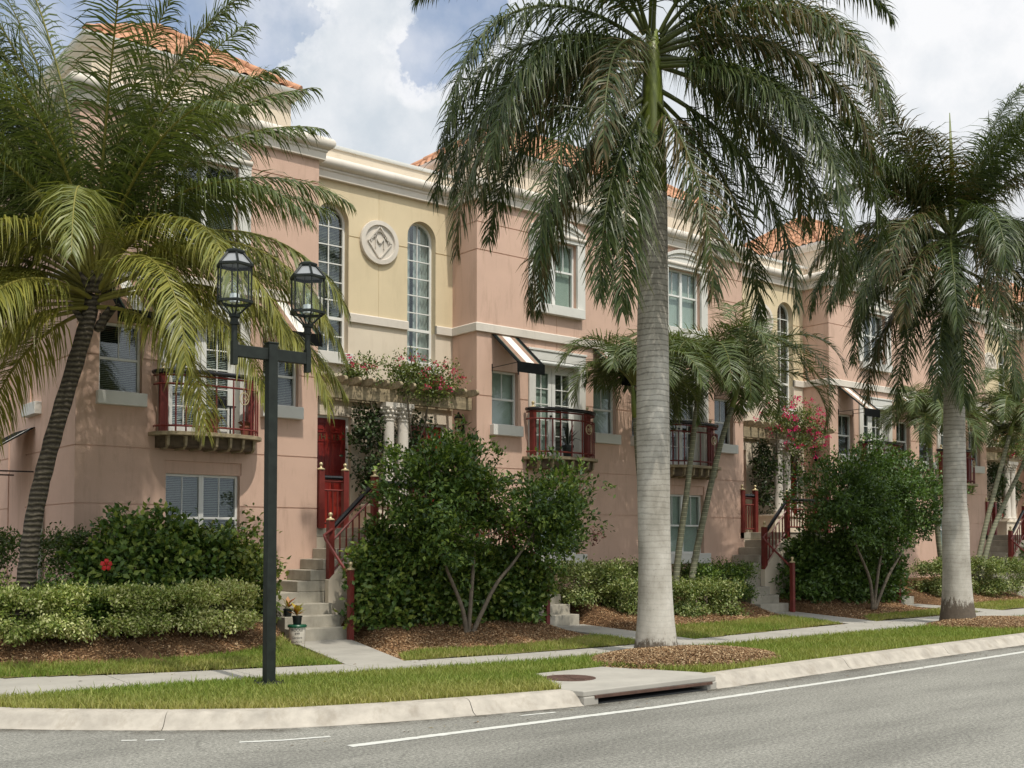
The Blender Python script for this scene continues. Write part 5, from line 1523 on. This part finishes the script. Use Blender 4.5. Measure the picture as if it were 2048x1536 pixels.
for (x, y, rx, ry, rz, z, lab, sd) in ((3.95, 16.12, 1.05, .44, .29, .70, 'leftmost clipped variegated shrub of the front hedge, cut by the left edge', 1), (5.35, 16.14, .82, .42, .30, .72, 'widest clipped variegated shrub of the front hedge, below the red flower', 2),
        (6.42, 16.12, .52, .40, .27, .70, 'small clipped variegated shrub between two others in the front hedge', 3), (7.15, 16.04, .50, .42, .31, .70, 'yellowest clipped shrub at the right end of the front hedge', 4)):
    shrub('clipped_shrub', lab, 'hedge', [((x, y, z), (rx, ry, rz))], int(760*rx), 36, .050, (G['variegated'] if sd < 4 else G['variegated'][1:]+[(.32, .31, .10)]), 110+sd, 'variegated hedge shrubs', (x, y, .1), spread=.055, box=True, rough=.16, shell=.22, up=.8, aspect=.5)
shrub('ficus_hedge', 'dark clipped ficus hedge against the wall behind the coconut trunk', 'hedge', [((4.9, 17.7, 1.05), (1.05, .42, .85))], 420, 30, .06, G['ficus'], 121, GH, (4.9, 17.7, .4), spread=.08, box=True, rough=.08, shell=.3)
shrub('ground_shrub', 'low grey green shrub left of the coconut trunk foot', 'bush', [((3.6, 16.6, .75), (.8, .5, .45))], 260, 28, .06, G['variegated'][:3], 122, GH, (3.6, 16.6, .2), spread=.09)
shrub('ground_shrub', 'low dark shrub between the coconut trunk and the hibiscus bush', 'bush', [((5.0, 16.5, .72), (.75, .4, .42))], 260, 28, .06, G['ligustrum'], 123, GH, (5.0, 16.5, .2), spread=.09)
shrub('hibiscus_bush', 'large dark leafy hibiscus bush beside the TH - 13 stairs, behind the forked tree', 'bush', [((10.65, 16.65, .92), (.66, .55, .92)), ((11.75, 16.6, .88), (1.0, .6, .92)), ((13.15, 16.6, .80), (1.0, .6, .82))], 1600, 26, .105, G['hibiscus'], 131, GH, (11.8, 16.8, .2), aspect=.62)
tips = [(10.3, 15.8, 2.3), (10.9, 15.7, 2.9), (11.6, 15.9, 3.1), (12.3, 15.9, 2.4), (13.3, 15.8, 2.3), (14.1, 15.8, 2.4), (11.0, 15.6, 1.7)]
def tree(name, label, base, stems, blobs, n, per, size, cols, seed, r0=.045):
    t = thing(name, base, label, 'tree', 'multi stemmed trees before the entrances')
    P_, O_ = blob_clumps(blobs, n, seed, .34, .62)
    P_[:, 2] += .05*np.sin(P_[:, 0]*9)*np.sin(P_[:, 1]*7); V, F, col = leaf_cloud((P_, O_), per, size, cols, seed+1, .085, 1.15, .5)
    np_mesh('crown', V, F, M['leaf'], t, col)
    for k, s in enumerate(stems):
        mb = MB(); pts, rr = smooth_path(s, list(np.linspace(r0, r0*.45, len(s))), 6); mb.tube(pts, rr, 9); mb.build('trunk', M['bark'], t, smooth=True)
    mb = MB(); r = np.random.default_rng(seed+9)
    for s in stems:
        for _ in range(5):
            b = blobs[r.integers(len(blobs))]; tp = np.array(b[0])+r.normal(0, .45, 3)*np.array(b[1]); branches(mb, s[-1], [tp], r0*.4, int(r.integers(1e6)), .08)
    mb.build('branch', M['bark'], t, smooth=True)
    return t
t1 = tree('forked_tree', 'spreading small tree with three pale forked stems in front of the TH - 13 landing', (11.66, 15.6, .1), [
    [(11.62, 15.58, .05), (11.50, 15.55, .55), (11.22, 15.6, 1.2), (10.95, 15.7, 1.9)],
    [(11.68, 15.62, .05), (11.74, 15.62, .7), (11.86, 15.7, 1.6), (11.80, 15.8, 2.5)],
    [(11.74, 15.60, .05), (11.98, 15.58, .5), (12.32, 15.6, .98), (12.75, 15.65, 1.35), (13.4, 15.75, 2.0)]],
    [((10.95, 15.8, 2.45), (.85, .8, .80)), ((11.35, 15.8, 2.95), (.95, .8, .62)), ((11.15, 15.75, 1.75), (.80, .7, .55)), ((12.2, 15.9, 2.45), (.6, .7, .55)), ((13.75, 15.8, 2.45), (.95, .8, .72)), ((13.6, 15.75, 1.75), (.75, .65, .5))],
    950, 24, .098, G['ligustrum'], 141)
# a dead russet spray in the crown
V, F, col = leaf_cloud((np.array([(12.35, 15.6, 2.35), (12.45, 15.55, 2.15), (12.5, 15.6, 1.95), (14.75, 15.7, 1.75), (14.85, 15.7, 1.85)]), np.array([(0, -1, 0.)]*5)), 26, .075, [(.09, .025, .02), (.16, .05, .035)], 7, .09)
np_mesh('dead_spray', V, F, M['leaf'], t1, col)
t3 = tree('forked_tree', 'large dark round crowned tree left of the farther royal palm', (24.1, 15.6, .1), [
    [(24.05, 15.6, .05), (23.95, 15.6, .8), (23.5, 15.7, 1.7), (23.2, 15.8, 2.6)], [(24.1, 15.6, .05), (24.3, 15.6, .9), (24.7, 15.7, 1.8), (25.0, 15.8, 2.8)],
    [(24.15, 15.6, .05), (24.7, 15.6, .8), (25.5, 15.65, 1.5), (26.3, 15.7, 2.2)]],
    [((23.1, 15.8, 2.75), (1.35, 1.0, 1.0)), ((24.8, 15.9, 3.1), (1.5, 1.0, 1.05)), ((26.3, 15.8, 2.75), (1.3, .9, .95)), ((24.4, 15.7, 2.0), (1.3, .8, .55))], 1300, 24, .095, G['ligustrum'][:3], 151)
shrub('hibiscus_bush', 'dark bush under the large round crowned tree, right of the third stairs', 'bush', [((23.4, 16.85, 1.0), (.85, .55, .95)), ((24.7, 16.85, .95), (1.0, .6, .9)), ((26.1, 16.8, .8), (.95, .55, .78))], 900, 22, .12, G['hibiscus'][:3], 152, GH, (24.6, 16.9, .3))
for (bl, lab, sd) in (([((15.95, 17.25, .84), (.62, .48, .40))], 'variegated shrub right of the half hidden stairs, under the ground floor window', 1), ([((17.15, 17.3, .82), (.72, .45, .38))], 'variegated shrub against the wall, left of the nearer royal palm trunk', 2),
        ([((16.75, 16.6, .58), (.55, .45, .34))], 'lower yellow green shrub touching the left side of the nearer royal palm trunk', 3), ([((18.45, 16.25, .46), (.95, .46, .38))], 'clipped variegated shrub right of the nearer royal palm trunk, at the grass edge', 4),
        ([((20.0, 17.2, .78), (1.0, .5, .40))], 'clipped variegated shrub behind the slim palm stems, left of the third stairs', 5), ([((29.4, 16.8, .72), (.85, .5, .48))], 'grey green shrub left of the farther royal palm foot', 6), ([((31.9, 16.6, .72), (.95, .55, .52))], 'grey green shrub right of the farther royal palm foot', 7)):
    shrub('clipped_shrub', lab, 'hedge', bl, int(430*bl[0][1][0]), 30, .06, [(.07, .115, .024), (.13, .18, .040), (.22, .27, .075), (.40, .42, .19)] if sd != 5 else G['ligustrum'], 160+sd, 'variegated hedge shrubs', (bl[0][0][0], bl[0][0][1], .2), spread=.085, box=True, rough=.16, shell=.4, up=.7, aspect=.5)
shrub('hibiscus_bush', 'dark bush at the right edge beside the farthest visible stairs', 'bush', [((35.9, 16.9, .95), (1.0, .55, .9)), ((37.2, 16.9, .95), (1.0, .55, .9))], 420, 22, .12, G['hibiscus'][:3], 171, GH, (36.5, 16.9, .3))

def bougainvillea(cx, label, blobs, hang, seed, nfl, cols, flower_bias=None):
    t, (P_, O_) = shrub('bougainvillea', label, 'climbing plant', blobs, 260, 20, .06, G['boug'], seed, 'bougainvilleas on the pergolas', (cx, 18.85, 2.45), tips=[b[0] for b in blobs]+[(cx-.3, 18.8, 4.0), (cx+.25, 18.8, 4.2)], r0=.03, rough=.4, shell=.7, spread=.08)
    r = np.random.default_rng(seed+3)
    fl = []
    for _ in range(nfl):
        b = blobs[r.integers(len(blobs))]; d = unit(r.normal(0, 1, 3)+np.array([0, -.4, .55])); fl.append(np.array(b[0])+d*np.array(b[1])*r.uniform(1.0, 1.35))
    fl = np.array(fl+(flower_bias or []))
    V, F, col = leaf_cloud((fl, np.tile([0, -.6, .6], (len(fl), 1))), 16, .042, cols, seed+4, .04, .4, .8)
    np_mesh('flower', V, F, M['petal'], t, col)
    V, F, col = leaf_cloud(blob_clumps(hang, 150, seed+6, .35, .8), 20, .075, G['dark'], seed+7, .08, .2, .7)
    np_mesh('hanging_foliage', V, F, M['leaf'], t, col)
    return t
PINK = [(.40, .02, .07), (.55, .04, .14), (.65, .12, .22)]
def hang_at(c): return [((c-.62, 18.72, 3.75), (.34, .28, .62)), ((c-.42, 18.85, 4.25), (.32, .2, .2)), ((c-.48, 18.85, 2.95), (.22, .22, .5)), ((c+.0, 18.85, 3.6), (.12, .1, .7)), ((c+.52, 18.75, 3.65), (.3, .28, .6))]
bougainvillea(C1+.6, 'bougainvillea with sparse pink flowers over the pergola of door TH - 13', [((C1+.25, 18.5, 5.05), (.62, .36, .34)), ((C1+.95, 18.5, 5.0), (.45, .34, .30)), ((C1-.85, 18.6, 5.05), (.42, .28, .24)), ((C1+.55, 18.25, 4.72), (.5, .12, .2))], hang_at(C1), 181, 34, PINK)
bougainvillea(C2+.3, 'bougainvillea thick with magenta flowers on the pergola past the nearer royal palm', [((C2+.35, 18.4, 5.1), (.9, .5, .45)), ((C2-.5, 18.4, 4.95), (.5, .4, .35)), ((C2+.95, 18.3, 4.6), (.45, .3, .5)), ((C2+.2, 18.2, 4.3), (.6, .2, .4))], hang_at(C2), 191, 95, [(.50, .015, .12), (.66, .03, .20)])
bougainvillea(C3+.3, 'farthest bougainvillea, dark with a few red flowers, right edge of the row', [((C3+.35, 18.5, 5.0), (.8, .4, .4)), ((C3-.5, 18.5, 4.95), (.5, .4, .35))], hang_at(C3), 201, 22, PINK)

# ---------------- pots, bucket, balcony things
def croton(x, y, z, label, s, seed, n=26):
    t = thing('potted_croton', (x, y, z), label, 'potted plant', 'croton pots by the stairs')
    g = MB(); g.lathe((x, y, z), [(.062*s, 0), (.066*s, .01), (.078*s, .12*s), (.086*s, .122*s), (.086*s, .14*s), (.074*s, .14*s), (.072*s, .12*s)], 18); g.build('pot', M['pot'], t, smooth='auto')
    r = np.random.default_rng(seed); V, F, Cc = [], [], []
    for k in range(n):
        a = r.uniform(0, 2*PI); el = r.uniform(.35, 1.45); l = r.uniform(.13, .24)*s; w = l*.17
        b = np.array([x, y, z+.12*s+r.uniform(0, .10)*s]); d = np.array([math.cos(a)*math.cos(el), math.sin(a)*math.cos(el), math.sin(el)]); sd = np.array([-math.sin(a), math.cos(a), 0])
        tip = b+d*l+np.array([0, 0, -.03]); m1 = b+d*l*.5; i = len(V)
        V += [b, m1-sd*w, tip, m1+sd*w]; F.append((i, i+1, i+2, i+3))
        c = [(.30, .30, .03), (.40, .16, .03), (.16, .20, .03), (.30, .07, .02), (.45, .34, .05)][r.integers(5)]; Cc += [c]*4
    np_mesh('foliage', V, F, M['leaf'], t, np.array(Cc)); return t
bx_, by_, bz_ = 8.74, 16.36, .03
t = thing('bucket', (bx_, by_, bz_), 'white plastic bucket with green rim and black lettering at the foot of the stairs', 'bucket')
g = MB(); g.lathe((bx_, by_, bz_), [(.118, 0), (.124, .01), (.137, .27), (.137, .285)], 28); g.build('body', M['bucket'], t, smooth='auto')
g = MB(); g.lathe((bx_, by_, bz_), [(.136, .272), (.155, .275), (.158, .30), (.145, .318), (.06, .32)], 28); g.build('rim', M['potgreen'], t, smooth='auto')
ca = math.atan2(-by_, -bx_)
for k, (s_, txt) in enumerate(((.062, 'KOOLE'), (.058, '499'), (.052, 'Gardens'), (.062, 'PLANT'))):
    cz = bz_+.235-k*.062
    mt = Matrix.Translation((bx_, by_, cz)) @ Matrix.Rotation(ca+PI/2, 4, 'Z') @ Matrix.Rotation(PI/2, 4, 'X')
    cu = text_mesh(txt, s_, 'lettering', M['ink'], t, mt, .001)
    rr = .1195+(.235-k*.062)/.27*.0185+.002
    for v in cu.data.vertices:     # wrap the flat text round the bucket
        w = v.co.to_4d(); loc = (mt.inverted() @ Matrix.Translation(org(t))) @ v.co
        a = loc.x/rr
        v.co = (mt @ Vector((rr*math.sin(a), loc.y, rr*math.cos(a)+loc.z)))-org(t)
croton(bx_, by_, bz_+.32, 'croton in a dark pot standing on the white bucket', 1.0, 3, 30)
croton(8.92, 17.03, .436, 'croton in a small dark pot on the second step, left of the bucket', .95, 4, 16)

def leafy_pot(x, y, z, label, leafcol, seed, s=1.0, spiky=False, pot='terra'):
    t = thing('potted_plant', (x, y, z), label, 'potted plant', 'pots on the balconies')
    g = MB(); g.lathe((x, y, z), [(.075*s, 0), (.10*s, .19*s), (.115*s, .19*s), (.115*s, .23*s), (.095*s, .23*s), (.09*s, .20*s)], 18); g.build('pot', M[pot], t, smooth='auto')
    r = np.random.default_rng(seed); V, F, Cc = [], [], []
    for k in range(14 if spiky else 22):
        a = r.uniform(0, 2*PI); el = r.uniform(.4, 1.5); l = (r.uniform(.35, .6) if spiky else r.uniform(.16, .3))*s; w = l*(.05 if spiky else .28)
        b = np.array([x, y, z+.2*s]); hd = np.array([math.cos(a), math.sin(a), 0]); sd = np.array([-math.sin(a), math.cos(a), 0])
        p0 = b; p1 = b+hd*l*.45*math.cos(el)+np.array([0, 0, l*.6*math.sin(el)]); p2 = b+hd*l*math.cos(el)+np.array([0, 0, l*(.9 if spiky and el > .9 else .45)*math.sin(el)])
        i = len(V); V += [p0, p1-sd*w, p2, p1+sd*w]; F.append((i, i+1, i+2, i+3)); Cc += [np.array(leafcol)*r.uniform(.6, 1.4)]*4
    np_mesh('foliage', V, F, M['leaf'], t, np.array(Cc)); return t
leafy_pot(8.02, 18.14, 3.562, 'terracotta pot of drooping reddish leaves on the nearest balcony', (.13, .055, .04), 5, 1.15)
leafy_pot(8.62, 18.12, 3.562, 'small pot of wilted pink leaves at the right end of the nearest balcony', (.16, .075, .06), 6, .8)
leafy_pot(16.30, 18.14, 3.562, 'dark spiky agave on the balcony between the two striped awnings', (.02, .028, .02), 7, 1.2, True, 'pot')
t = thing('lantern_stand', (8.28, 18.25, 3.562), 'black metal lantern frame behind the reddish plant on the nearest balcony', 'lantern')
g = MB(); lx, ly, lz = 8.28, 18.25, 3.562
for a in (-.16, .16):
    for b in (-.07, .07): g.box(lx+a-.012, lx+a+.012, ly+b-.012, ly+b+.012, lz, lz+.50)
g.box(lx-.19, lx+.19, ly-.09, ly+.09, lz+.50, lz+.53); g.build('frame', M['black'], t)
g = MB(); g.lathe((lx-.03, ly, lz), [(.085, .53), (.085, .64), (.05, .66)], 14); g.build('cap', M['black'], t, smooth='auto')

# ------------------------------------------------------------------ sky, sun, camera
w = bpy.data.worlds.new('World'); scene.world = w; w.use_nodes = True
nt = w.node_tree; nt.nodes.clear()
SUN_EL = math.radians(61.0); SUN_ROT = math.radians(186.0)
sky = N(nt, 'ShaderNodeTexSky', sky_type='NISHITA'); sky.sun_disc = False; sky.sun_elevation = SUN_EL; sky.sun_rotation = SUN_ROT
sky.air_density = 1.0; sky.dust_density = 1.6; sky.ozone_density = 1.2
tc = N(nt, 'ShaderNodeTexCoord'); D_ = tc.outputs['Generated']
def math_(op, a, b=None, clamp=False):
    m = N(nt, 'ShaderNodeMath', operation=op); m.use_clamp = clamp
    for i, v in enumerate((a, b)):
        if v is None: continue
        if isinstance(v, bpy.types.NodeSocket): nt.links.new(v, m.inputs[i])
        else: m.inputs[i].default_value = v
    return m.outputs[0]
def dirblob(d, r_in, r_out, src=None):
    vm = N(nt, 'ShaderNodeVectorMath', operation='DOT_PRODUCT'); nt.links.new(src or D_, vm.inputs[0]); vm.inputs[1].default_value = d
    mr = N(nt, 'ShaderNodeMapRange'); mr.inputs[1].default_value = math.cos(math.radians(r_out)); mr.inputs[2].default_value = math.cos(math.radians(r_in))
    nt.links.new(vm.outputs['Value'], mr.inputs[0]); return mr.outputs[0]
n1 = noise(nt, D_, 5.5, 12, .58)
n2 = noise(nt, D_, 4.2, 8, .55)
n3 = noise(nt, D_, 17, 10, .62)
# billow the directions so that cloud edges are lumpy
wob = N(nt, 'ShaderNodeTexNoise'); wob.inputs['Scale'].default_value = 11; wob.inputs['Detail'].default_value = 10; wob.inputs['Roughness'].default_value = .6; nt.links.new(D_, wob.inputs['Vector'])
ws = N(nt, 'ShaderNodeVectorMath', operation='SUBTRACT'); nt.links.new(wob.outputs['Color'], ws.inputs[0]); ws.inputs[1].default_value = (.5, .5, .5)
wm = N(nt, 'ShaderNodeVectorMath', operation='SCALE'); nt.links.new(ws.outputs[0], wm.inputs[0]); wm.inputs['Scale'].default_value = .13
wa = N(nt, 'ShaderNodeVectorMath', operation='ADD'); nt.links.new(D_, wa.inputs[0]); nt.links.new(wm.outputs[0], wa.inputs[1])
wn = N(nt, 'ShaderNodeVectorMath', operation='NORMALIZE'); nt.links.new(wa.outputs[0], wn.inputs[0]); W_ = wn.outputs[0]
hole = math_('MAXIMUM', math_('MAXIMUM', dirblob((.2968, .8415, .4515), 5.5, 9.6, W_), math_('MULTIPLY', dirblob((.5326, .725, .4367), .2, 4.2, W_), .72)), math_('MULTIPLY', dirblob((.15, .93, .33), 3, 14, W_), .85))
mask = ramp(nt, hole, [(.30, 1.0), (.46, .9), (.56, 0.0)])
thin = ramp(nt, n2, [(.40, .12), (.62, .70)])
maskf = math_('MAXIMUM', mask, thin)
rim = ramp(nt, hole, [(.02, 0.0), (.22, .55), (.40, 1.0), (.6, 1.0)])
rimn = math_('MULTIPLY', rim, ramp(nt, n3, [(.36, .15), (.56, 1.0)]))
right = dirblob((.83, .44, .38), 3, 24)
wht = math_('MAXIMUM', rimn, math_('ADD', ramp(nt, math_('ADD', math_('MULTIPLY', n2, .6), math_('MULTIPLY', n3, .4)), [(.44, 0.0), (.64, .8)]), math_('MULTIPLY', right, .42), True))
ccol = mixc(nt, wht, (.60, .655, .71), (.89, .895, .91))
# greyer cloud bases towards the horizon
sx = N(nt, 'ShaderNodeSeparateXYZ'); nt.links.new(D_, sx.inputs[0])
low = ramp(nt, sx.outputs['Z'], [(.20, .78), (.33, 1.0)])
ccol = mixc(nt, 1.0, ccol, low, 'MULTIPLY')
# clouds on the sun's side of the sky out of view, brightened to add fill on the facades
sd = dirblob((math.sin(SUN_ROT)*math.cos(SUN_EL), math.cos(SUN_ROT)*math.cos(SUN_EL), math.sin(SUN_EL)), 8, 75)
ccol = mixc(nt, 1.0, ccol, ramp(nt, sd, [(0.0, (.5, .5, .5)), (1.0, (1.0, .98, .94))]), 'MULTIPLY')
bg1 = N(nt, 'ShaderNodeBackground'); nt.links.new(sky.outputs[0], bg1.inputs['Color']); bg1.inputs['Strength'].default_value = .15
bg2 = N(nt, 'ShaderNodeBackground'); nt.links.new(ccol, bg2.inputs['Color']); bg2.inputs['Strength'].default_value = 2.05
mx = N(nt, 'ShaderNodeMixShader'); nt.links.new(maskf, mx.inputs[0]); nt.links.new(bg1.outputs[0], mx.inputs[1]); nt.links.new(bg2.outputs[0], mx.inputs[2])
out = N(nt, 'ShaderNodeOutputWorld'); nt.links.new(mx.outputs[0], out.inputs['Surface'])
w.cycles.sampling_method = 'MANUAL'; w.cycles.sample_map_resolution = 512

sl = bpy.data.lights.new('sun', 'SUN'); sl.energy = 3.0; sl.angle = math.radians(.9); sl.color = (1.0, .94, .83)
so = bpy.data.objects.new('sun', sl); COL.objects.link(so)
to_sun = Vector((math.sin(SUN_ROT)*math.cos(SUN_EL), math.cos(SUN_ROT)*math.cos(SUN_EL), math.sin(SUN_EL)))
so.rotation_euler = to_sun.to_track_quat('Z', 'Y').to_euler(); so.location = (0, -10, 30)

cam = bpy.data.cameras.new('camera'); co = bpy.data.objects.new('camera', cam); COL.objects.link(co)
co.location = (0, 0, 1.66); co.rotation_euler = (math.radians(90+2.1492), 0, math.radians(50.947-90))
cam.sensor_width = 36; cam.lens = 2215.13/2048*36; cam.shift_y = (1005.56-768)/2048; cam.clip_end = 3000; cam.clip_start = .1
scene.camera = co
scene.view_settings.view_transform = 'Standard'; scene.view_settings.look = 'None'; scene.view_settings.gamma = 1; scene.view_settings.exposure = .08
scene.cycles.max_bounces = 8; scene.cycles.transparent_max_bounces = 16; scene.cycles.caustics_reflective = False; scene.cycles.caustics_refractive = False
scene.cycles.use_denoising = True
